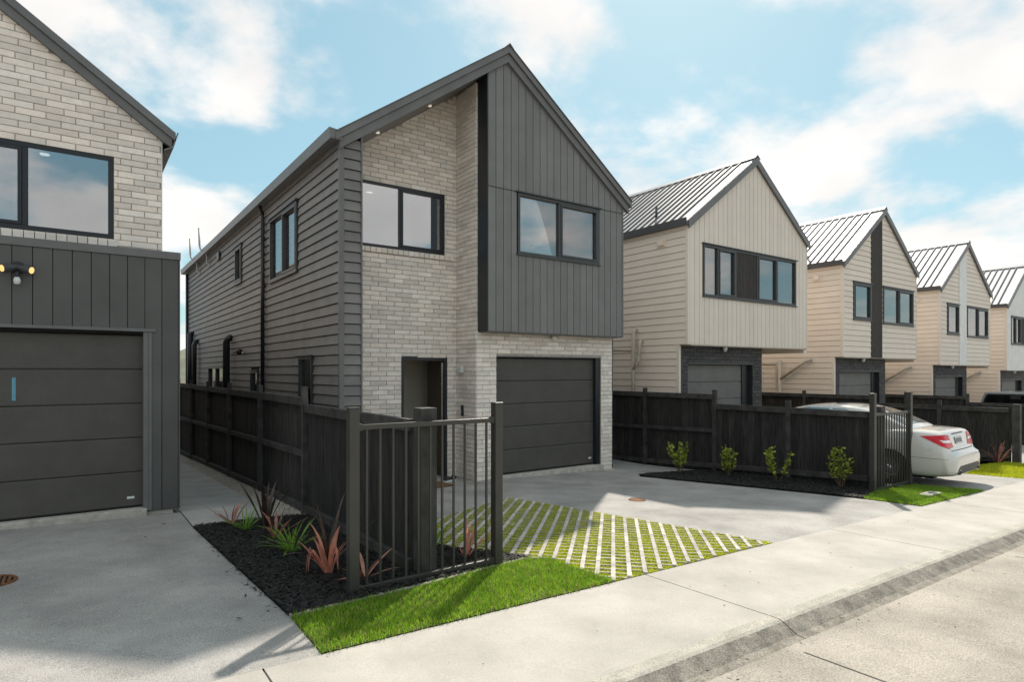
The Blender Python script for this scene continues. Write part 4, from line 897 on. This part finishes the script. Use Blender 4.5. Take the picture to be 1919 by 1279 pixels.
def shrub(x, y, hgt, sp, label, seed):
    random.seed(seed); z = G(x, y)+0.01; t = thing('shrub', (x, y, z), label, 'shrub', 'young shrubs in the mulch bed')
    sb_ = B(); lb = B()
    for i in range(9):
        az = random.uniform(0, 6.283); top = Vector((x+math.cos(az)*sp*random.uniform(0.35, 1), y+math.sin(az)*sp*random.uniform(0.35, 1), z+hgt*random.uniform(0.7, 1.0))); base = Vector((x+random.uniform(-0.02, 0.02), y+random.uniform(-0.02, 0.02), z-0.02))
        midp = base.lerp(top, 0.5)+Vector((math.cos(az), math.sin(az), 0))*sp*0.15
        pts = [base.lerp(midp, k/3) for k in range(3)]+[midp.lerp(top, k/4) for k in range(5)]
        sb_.tube(pts, 0.006, 5, 0.002)
        for j in range(27):
            f_ = random.uniform(0.30, 1.02); p = base.lerp(midp, f_*2) if f_ < 0.5 else midp.lerp(top, (f_-0.5)*2)
            a = random.uniform(0, 6.283); el = random.uniform(-0.1, 1.1); L = random.uniform(0.045, 0.085); d = Vector((math.cos(a)*math.cos(el), math.sin(a)*math.cos(el), math.sin(el)))
            sd_ = d.cross(Vector((random.uniform(-1, 1), random.uniform(-1, 1), 1))).normalized()*L*0.27; nn = d.cross(sd_).normalized()*L*0.08
            lb.add([p, p+d*L*0.35+sd_+nn, p+d*L*0.75+sd_*0.8+nn, p+d*L, p+d*L*0.75-sd_*0.8+nn, p+d*L*0.35-sd_+nn, p+d*L*0.5], [(0, 1, 6), (1, 2, 6), (2, 3, 6), (3, 4, 6), (4, 5, 6), (5, 0, 6)])
    sb_.build('stem', 'stem', t); lb.build('foliage', 'leaf', t)['kind'] = 'stuff'
shrub(10.0, 8.10, 0.62, 0.27, 'loose leafy shrub nearest the garage, beside the fence step', 1)
shrub(10.42, 7.27, 0.60, 0.22, 'second shrub from the garage with glossy leaves', 2)
shrub(10.35, 6.20, 0.66, 0.27, 'widest shrub, third from the garage', 3)
shrub(10.72, 5.25, 0.70, 0.22, 'yellow green shrub beside the farther railing post', 4)

# ------------------------------------------------------------------ small things on the ground
def drain(x, y, r_, label, slots=True):
    z = G(x, y); t = thing('drain_cover', (x, y, z), label, 'drain cover')
    B().lathe([(r_, -0.02), (r_, 0.008), (r_-0.02, 0.010), (r_-0.025, 0.002), (0, 0.002)], (x, y, z), 'Z', 28).build('rim', 'rust', t)
    if slots:
        for i in range(-5, 6):
            w2 = math.sqrt(max(0, (r_-0.03)**2-(i*0.036)**2))
            if w2 > 0.03: B().box(x+i*0.036-0.011, x+i*0.036+0.011, y-w2, y+w2, z+0.003, z+0.009).build('grate_bar', 'rust', t)
        B().lathe([(0, 0), (r_-0.026, 0)], (x, y, z+0.0025), 'Z', 28).build('sump', 'dark', t)
    else: B().lathe([(r_-0.03, 0.002), (r_-0.03, 0.007), (0, 0.008)], (x, y, z), 'Z', 28).build('lid', 'rust', t)
drain(-0.60, 6.66, 0.20, 'rusty slotted drain grate in the near left driveway')
drain(6.88, 6.38, 0.13, 'small round rusty cover in the driveway by the pavers', False)
mz = G(4.97, 9.2); t = thing('doormat', (4.95, 9.2, mz), 'brown coir doormat lying askew before the front door', 'doormat')
B().prism([(4.62, 8.92), (5.25, 9.05), (5.17, 9.45), (4.54, 9.32)], 'Z', mz+0.002, mz+0.02).build('mat_pile', 'coir', t)
B().prism([(4.60, 8.90), (5.27, 9.035), (5.18, 9.47), (4.52, 9.335)], 'Z', mz+0.0, mz+0.008).build('rubber_edge', 'tyre', t)
for i, (x, y, a, lab) in enumerate(((5.42, 9.52, 0.5, 'dark shoe left beside the front door, nearer the mat'), (5.56, 9.58, 0.9, 'dark shoe left beside the front door, nearer the brick corner'))):
    z = G(x, y); t = thing('shoe', (x, y, z), lab, 'shoe', 'shoes by the front door'); ca, sa = math.cos(a), math.sin(a)
    def pl(P_): return [(x+u*ca-v*sa, y+u*sa+v*ca, z+h_) for u, v, h_ in P_]
    prof = [(-0.13, 0.035, 0.10), (-0.08, 0.036, 0.105), (-0.02, 0.040, 0.085), (0.05, 0.045, 0.06), (0.11, 0.04, 0.045), (0.14, 0.02, 0.03)]
    b = B(); V_ = []
    for u, hw, hh in prof: V_ += [(u, -hw, 0.022), (u, -hw*0.75, hh), (u, hw*0.75, hh), (u, hw, 0.022)]
    n = len(prof); b.add(pl(V_), [(4*i_+k_, 4*i_+k_+1, 4*i_+k_+5, 4*i_+k_+4) for i_ in range(n-1) for k_ in range(3)]+[(0, 1, 2, 3), (4*n-1, 4*n-2, 4*n-3, 4*n-4)]); b.build('upper', 'shoe', t, smooth=True)
    b = B(); V_ = []
    for u, hw, hh in prof: V_ += [(u*1.03, -hw*1.08, 0.002), (u*1.03, hw*1.08, 0.002), (u*1.03, hw*1.08, 0.024), (u*1.03, -hw*1.08, 0.024)]
    b.add(pl(V_), [(4*i_+k_, 4*i_+(k_+1) % 4, 4*i_+4+(k_+1) % 4, 4*i_+4+k_) for i_ in range(n-1) for k_ in range(4)]+[(0, 1, 2, 3), (4*n-1, 4*n-2, 4*n-3, 4*n-4)]); b.build('sole', 'sticker', t)
uz = G(11.15, 4.05)+0.02; t = thing('utility_cover', (11.15, 4.05, uz), 'pale concrete utility lid set in the far lawn patch', 'cover')
B().box(10.95, 11.40, 3.98, 4.16, uz-0.1, uz+0.02).build('lid', 'cover', t, bevel=0.006)
B().box(11.15, 11.2, 4.05, 4.09, uz+0.021, uz+0.027).build('lift_hole', 'joint', t)

# ------------------------------------------------------------------ vehicles
def loft(stations, close=True):
    """stations: list of (s, [(w,z)...]) half sections mirrored; returns B in (x=across, y=s, z)"""
    b = B(); n = len(stations[0][1]); m = 2*n-1; V_ = []
    for s, P_ in stations:
        V_ += [(-w_, s, z) for w_, z in P_[:-1]]+[(P_[-1][0] if P_[-1][0] else 0, s, P_[-1][1])]+[(w_, s, z) for w_, z in reversed(P_[:-1])]
    F_ = [(i*m+j, i*m+j+1, (i+1)*m+j+1, (i+1)*m+j) for i in range(len(stations)-1) for j in range(m-1)]
    F_ += [tuple(range(m))[::-1], tuple((len(stations)-1)*m+j for j in range(m))]
    F_ += [((i+1)*m, (i+1)*m+m-1, i*m+m-1, i*m) for i in range(len(stations)-1)]
    return b.add(V_, F_)
def interp(x, T):
    for (a, p), (c, q) in zip(T[:-1], T[1:]):
        if x <= c: t = (x-a)/(c-a) if c > a else 0; t = max(0, t); return p+(q-p)*t
    return T[-1][1]
def evaluated(o):
    dg = bpy.context.evaluated_depsgraph_get(); return bpy.data.meshes.new_from_object(o.evaluated_get(dg))
def sedan(xc, yr, zg, label):
    t = thing('sedan_car', (xc, yr, zg), label, 'car'); O3 = Vector((xc, yr, zg)); ORG[t.name] = Vector((0, 0, 0)); L = 4.58   # children modelled in car space
    wT = [(0, 0.66), (0.04, 0.76), (0.12, 0.825), (0.3, 0.862), (0.7, 0.882), (1.5, 0.885), (3.3, 0.885), (3.9, 0.865), (4.25, 0.80), (4.48, 0.64), (4.58, 0.46)]
    zT = [(0, 0.60), (0.05, 0.645), (0.10, 0.66), (0.135, 0.70), (0.17, 0.86), (0.205, 0.985), (0.26, 1.015), (0.6, 1.035), (1.0, 1.03), (1.5, 0.985), (2.6, 0.965), (3.15, 0.965), (3.6, 0.90), (4.1, 0.80), (4.4, 0.70), (4.58, 0.56)]
    bT = [(0, 0.32), (0.06, 0.24), (0.3, 0.20), (0.8, 0.19), (3.8, 0.19), (4.3, 0.20), (4.58, 0.28)]
    st_ = []
    for s in (0, 0.03, 0.07, 0.11, 0.135, 0.16, 0.185, 0.21, 0.27, 0.4, 0.6, 0.85, 1.1, 1.5, 2.0, 2.6, 3.1, 3.5, 3.9, 4.2, 4.42, 4.54, 4.58):
        w_, z1, z0 = interp(s, wT), interp(s, zT), interp(s, bT); h_ = z1-z0
        tw = interp(s, [(0, 0.93), (0.13, 0.90), (0.21, 0.80), (0.4, 0.82), (1.1, 0.90), (3.1, 0.92), (4.58, 0.8)])
        st_.append((s, [(0, z0), (w_*0.80, z0), (w_*0.945, z0+0.035), (w_*0.985, z0+h_*0.25), (w_, z0+h_*0.52), (w_*0.988, z0+h_*0.74), (w_*(tw*0.5+0.485), z1-0.055), (w_*tw*0.965, z1-0.012), (w_*tw*0.6, z1), (0, z1+0.012)]))
    ob = loft(st_); bo = ob.build('tmp_body', 'paint', None, smooth=True)
    q = bo.modifiers.new('s', 'SUBSURF'); q.levels = 2; q.render_levels = 2
    cut = B()
    for s in (1.02, 3.78):
        for sx in (-1, 1): cut.lathe([(0, -0.2), (0.345, -0.2), (0.345, 0.2), (0, 0.2)], (sx*0.86, s, 0.315), 'X', 32)
    cuto = cut.build('tmp_cut', 'tyre'); q = bo.modifiers.new('b', 'BOOLEAN'); q.operation = 'DIFFERENCE'; q.object = cuto; q.solver = 'EXACT'
    me = evaluated(bo); me.name = 'body'; me.polygons.foreach_set('use_smooth', [True]*len(me.polygons))
    bpy.data.objects.remove(bo); bpy.data.objects.remove(cuto)
    body = bpy.data.objects.new('body', me); COL.objects.link(body); body.parent = t
    t.rotation_euler = (0, 0, R(3.5))
    # cabin
    cz = [(0.62, 1.02), (0.9, 1.12), (1.25, 1.29), (1.6, 1.39), (2.0, 1.415), (2.5, 1.40), (2.9, 1.33), (3.3, 1.16), (3.75, 0.94)]
    cs = []
    for s, z1 in cz:
        wb = interp(s, [(0.62, 0.66), (1.2, 0.755), (3.0, 0.765), (3.75, 0.70)]); f_ = (z1-0.94)/0.485; wt = wb*(1-0.24*f_); zb_ = 0.93
        cs.append((s, [(0, zb_), (wb, zb_), (wb*(1-0.03), zb_+(z1-zb_)*0.25), (wb+(wt-wb)*0.62, zb_+(z1-zb_)*0.68), (wt, z1-0.035), (wt*0.86, z1-0.006), (wt*0.45, z1+0.008), (0, z1+0.012)]))
    cb_ = loft(cs).build('tmp_cab', 'paint', None, smooth=True); q = cb_.modifiers.new('s', 'SUBSURF'); q.levels = 2; q.render_levels = 2
    mc = evaluated(cb_); mc.name = 'cabin'; mc.polygons.foreach_set('use_smooth', [True]*len(mc.polygons)); bpy.data.objects.remove(cb_)
    cabin = bpy.data.objects.new('cabin', mc); COL.objects.link(cabin); cabin.parent = t
    def bvh(me_): return BVHTree.FromPolygons([v.co.copy() for v in me_.vertices], [tuple(p.vertices) for p in me_.polygons])
    TB, TC = bvh(me), bvh(mc)
    def decal(name, tree, org, ux, uy, P_, m, off=0.004, parent=None, step=0.03):
        """project the 2-D outline P_ (in plane org + a*ux + b*uy) along ux x uy on to the body"""
        ux, uy, org = Vector(ux).normalized(), Vector(uy).normalized(), Vector(org); d = ux.cross(uy).normalized()
        bm = bmesh.new(); bm.faces.new([bm.verts.new((a, c, 0)) for a, c in P_])
        for ax in (0, 1):
            lo = min(p[ax] for p in P_); hi = max(p[ax] for p in P_); k = lo+step
            while k < hi:
                c_ = [0, 0, 0]; n_ = [0, 0, 0]; c_[ax] = k; n_[ax] = 1; bmesh.ops.bisect_plane(bm, geom=bm.verts[:]+bm.edges[:]+bm.faces[:], plane_co=c_, plane_no=n_); k += step
        bad = []
        for v in bm.verts:
            o_ = org+ux*v.co.x+uy*v.co.y; hit, nn, *_ = tree.ray_cast(o_, -d)
            if hit is None: bad.append(v)
            else: v.co = hit+d*off
        bmesh.ops.delete(bm, geom=bad, context='VERTS'); bmesh.ops.recalc_face_normals(bm, faces=bm.faces[:])
        mm_ = bpy.data.meshes.new(name); bm.to_mesh(mm_); bm.free(); mm_.materials.append(MT[m]); mm_.polygons.foreach_set('use_smooth', [True]*len(mm_.polygons))
        o_ = bpy.data.objects.new(name, mm_); COL.objects.link(o_); o_.parent = parent or t; return o_
    # lamps: outline seen from the rear quarter
    s2 = math.sqrt(0.5)
    for sx in (-1, 1):
        c = (sx*1.6, -0.9, 0.0); ux = (s2, -s2, 0) if sx < 0 else (s2, s2, 0)
        k = 1 if sx < 0 else -1
        # a runs along ux from the side towards the rear face
        A0 = Vector(c).dot(Vector(ux)); P_ = [(-0.95, 0.925), (-0.64, 0.955), (-0.50, 0.95), (-0.385, 0.735), (-0.56, 0.715), (-0.74, 0.775)]
        P_ = [((a*k)-A0, z) for a, z in P_]; W_ = [((a*k)-A0, z) for a, z in [(-0.74, 0.872), (-0.47, 0.855), (-0.445, 0.815), (-0.68, 0.825)]]
        if sx > 0: P_.reverse(); W_.reverse()
        tl = decal('tail_light', TB, c, ux, (0, 0, 1), P_, 'red', 0.008); decal('lamp_lens', TB, c, ux, (0, 0, 1), W_, 'lens', 0.011, tl)
    RX = lambda P_: [(a, z) for a, z in P_]
    # rear: plate recess, plate, bumper insert, boot shut line
    rr_ = lambda nm, P_, m, off=0.004, parent=None: decal(nm, TB, (0, -0.6, 0), (1, 0, 0), (0, 0, 1), P_, m, off, parent)
    rr_('boot_handle', [(-0.30, 0.945), (0.30, 0.945), (0.30, 0.965), (-0.30, 0.965)], 'carplastic', 0.006)
    npl = rr_('number_plate', [(-0.24, 0.775), (0.12, 0.775), (0.12, 0.90), (-0.24, 0.90)], 'plate', 0.014)
    for i in range(6): rr_('plate_letter', [(-0.215+i*0.054, 0.80), (-0.180+i*0.054, 0.80), (-0.180+i*0.054, 0.875), (-0.215+i*0.054, 0.875)], 'ink', 0.0155, npl)
    rr_('bumper_insert', [(-0.60, 0.30), (-0.44, 0.265), (0.44, 0.265), (0.60, 0.30), (0.60, 0.36), (0.5, 0.42), (-0.5, 0.42), (-0.60, 0.36)], 'carplastic', 0.006)
    rr_('boot_gap', [(-0.60, 0.672), (0.60, 0.672), (0.60, 0.682), (-0.60, 0.682)], 'joint', 0.002)
    for sx in (-1, 1):
        rr_('boot_gap', [(sx*0.60-0.004, 0.682), (sx*0.60+0.004, 0.682), (sx*0.64+0.004, 0.99), (sx*0.64-0.004, 0.99)], 'joint', 0.002)
    for sx in (-1, 1):
        B().tube([(sx*0.52, 0.0, 0.31), (sx*0.52, 0.16, 0.31)], 0.045, 14).build('exhaust_tip', 'chrome', t); B().tube([(sx*0.52, -0.003, 0.31), (sx*0.52, 0.02, 0.31)], 0.034, 12).build('exhaust_bore', 'tyre', t)
    # side: glass, doors, sills (left and right)
    for sx in (-1, 1):
        org = (sx*2.0, 0, 0); ux = (0, -1, 0) if sx < 0 else (0, 1, 0); k = -1 if sx < 0 else 1
        def side(nm, tree, P_, m, off=0.004, parent=None):
            Q = [(s*k, z) for s, z in P_]; Q = Q if k > 0 else Q[::-1]; return decal(nm, tree, org, ux, (0, 0, 1), Q, m, off, parent)
        side('side_window', TC, [(1.42, 1.02), (2.10, 1.02), (2.10, 1.335), (1.85, 1.33), (1.55, 1.22)], 'carglass', 0.005)
        side('side_window', TC, [(2.16, 1.02), (3.20, 1.02), (2.85, 1.29), (2.6, 1.335), (2.16, 1.337)], 'carglass', 0.005)
        for s in (1.50, 2.12, 3.22): side('door_gap', TB, [(s, 0.34), (s+0.008, 0.34), (s+0.008, 0.92), (s, 0.92)], 'joint', 0.0015)
        for s in (1.62, 2.30): side('door_handle', TB, [(s, 0.80), (s+0.2, 0.80), (s+0.2, 0.83), (s, 0.83)], 'paint', 0.02)
        side('sill_strip', TB, [(1.40, 0.26), (3.40, 0.26), (3.40, 0.31), (1.40, 0.31)], 'paint', 0.012)
        side('bumper_line', TB, [(0.10, 0.545), (0.66, 0.545), (0.66, 0.551), (0.10, 0.551)], 'carplastic', 0.0012)
    decal('rear_window', TC, (0, 0.6, 2.2), (1, 0, 0), (0, 1, 0), [(-0.58, 0.20), (0.58, 0.20), (0.47, 0.84), (-0.47, 0.84)], 'carglass', 0.005)
    decal('windscreen', TC, (0, 0.6, 2.2), (1, 0, 0), (0, 1, 0), [(-0.50, 2.38), (0.50, 2.38), (0.60, 2.95), (-0.60, 2.95)], 'carglass', 0.005)
    for sx in (-1, 1):
        for s in (1.02, 3.78):
            wh = B().lathe([(0.20, -0.10), (0.285, -0.105), (0.312, -0.08), (0.318, 0), (0.312, 0.08), (0.285, 0.105), (0.20, 0.10)], (sx*0.775, s, 0.315), 'X', 36).build('tyre', 'tyre', t, smooth=True)
            rm = B().lathe([(0.215, -0.09), (0.228, -0.102), (0.225, -0.085), (0.20, -0.02), (0.20, 0.09)] if sx < 0 else [(0.215, 0.09), (0.228, 0.102), (0.225, 0.085), (0.20, 0.02), (0.20, -0.09)], (sx*0.775, s, 0.315), 'X', 36).build('rim', 'rim', wh, smooth=True)
            for k in range(7):
                a = k*2*math.pi/7+0.3; sp_ = B(); x0_ = sx*0.775+sx*0.085; ca, sa = math.cos(a), math.sin(a)
                c4 = [(0.03, -0.03), (0.215, -0.014), (0.215, 0.014), (0.03, 0.03)]
                sp_.add([(x0_+dx_, s+r_*ca-q_*sa, 0.315+r_*sa+q_*ca) for dx_ in (0, -sx*0.025) for r_, q_ in c4], [(0,1,2,3),(7,6,5,4),(0,4,5,1),(1,5,6,2),(2,6,7,3),(3,7,4,0)]); sp_.build('spoke', 'rim', wh)
            B().lathe([(0, sx*0.098), (0.055, sx*0.092), (0.06, sx*0.06)], (sx*0.775, s, 0.315), 'X', 18).build('hub_cap', 'rim', wh, smooth=True)
    B().box(-0.6, 0.6, 0.4, 4.2, 0.16, 0.3).build('underbody', 'tyre', t)
    return t
sedan(12.985, 4.10, G(13, 5)-0.0, 'pearl white sedan parked behind the narrow railing, tail to the street')
def ute(xc, yr, zg, label):
    t = thing('utility_truck', (xc, yr, zg), label, 'ute'); ORG[t.name] = Vector((0, 0, 0)); hw = 0.92
    # local frame: y grows from the tailgate towards the cab; the whole truck is turned to face the street
    t.rotation_euler = (0, 0, math.pi)
    B().prism([(0.0, 0.55), (0.0, 1.12), (1.6, 1.12), (3.9, 1.12), (4.0, 1.08), (5.1, 1.0), (5.25, 0.85), (5.25, 0.45), (4.9, 0.4), (0.3, 0.45)], 'X', -hw, hw).build('body', 'ute', t, bevel=0.05)
    B().prism([(1.62, 1.13), (1.72, 1.74), (1.95, 1.80), (3.0, 1.78), (3.25, 1.70), (4.0, 1.13)], 'X', -hw+0.08, hw-0.08).build('cab', 'ute', t, bevel=0.06)
    cn = B().prism([(0.02, 1.13), (0.22, 1.76), (0.30, 1.81), (1.5, 1.81), (1.58, 1.76), (1.60, 1.13)], 'X', -hw+0.05, hw-0.05).build('canopy', 'ute', t, bevel=0.04)
    for sx in (-1, 1):
        x0_ = sx*(hw-0.05); a, c = sorted((x0_, x0_+sx*0.012))
        B().prism([(0.16, 1.32), (0.29, 1.68), (0.35, 1.73), (1.45, 1.73), (1.52, 1.67), (1.54, 1.32), (1.48, 1.26), (0.22, 1.26)], 'X', a, c).build('window_surround', 'black', cn)
        a, c = sorted((x0_+sx*0.013, x0_+sx*0.018))
        B().prism([(0.23, 1.34), (0.34, 1.65), (0.40, 1.68), (1.42, 1.68), (1.47, 1.64), (1.48, 1.34), (1.44, 1.31), (0.27, 1.31)], 'X', a, c).build('canopy_window', 'carglass', cn)
        a, c = sorted((sx*(hw-0.08), sx*(hw-0.07)))
        B().prism([(1.95, 1.2), (2.0, 1.70), (2.75, 1.70), (2.75, 1.2)], 'X', a, c).build('door_window', 'carglass', t); B().prism([(2.82, 1.2), (2.82, 1.68), (3.15, 1.62), (3.7, 1.2)], 'X', a, c).build('door_window', 'carglass', t)
        for s in (0.95, 4.2):
            wh = B().lathe([(0.22, -0.12), (0.34, -0.125), (0.375, -0.09), (0.375, 0.09), (0.34, 0.125), (0.22, 0.12)], (sx*0.82, s, 0.375), 'X', 30).build('tyre', 'tyre', t, smooth=True)
            B().lathe([(0, sx*0.1), (0.10, sx*0.11), (0.2, sx*0.08), (0.24, sx*0.125)], (sx*0.82, s, 0.375), 'X', 24).build('rim', 'rim', wh, smooth=True)
    return t
ute(28.3, 8.45, -0.57, 'silver ute with a canopy parked beyond the far fences')

# ------------------------------------------------------------------ far background
V_ = []; F_ = []; n = 80
for i in range(n+1):
    a = R(-30)+R(190)*i/n; r_ = 260
    hh = 7+5*math.sin(i*0.7)+3*math.sin(i*1.9+1)
    for rr2, h_ in ((180, -3), (230, hh*0.7), (300, hh), (420, -3)): V_.append((math.cos(a)*rr2, math.sin(a)*rr2, h_))
for i in range(n):
    for k in range(3): F_.append((i*4+k, (i+1)*4+k, (i+1)*4+k+1, i*4+k+1))
np_obj('hills', V_, F_, 'hillm', kind='structure')
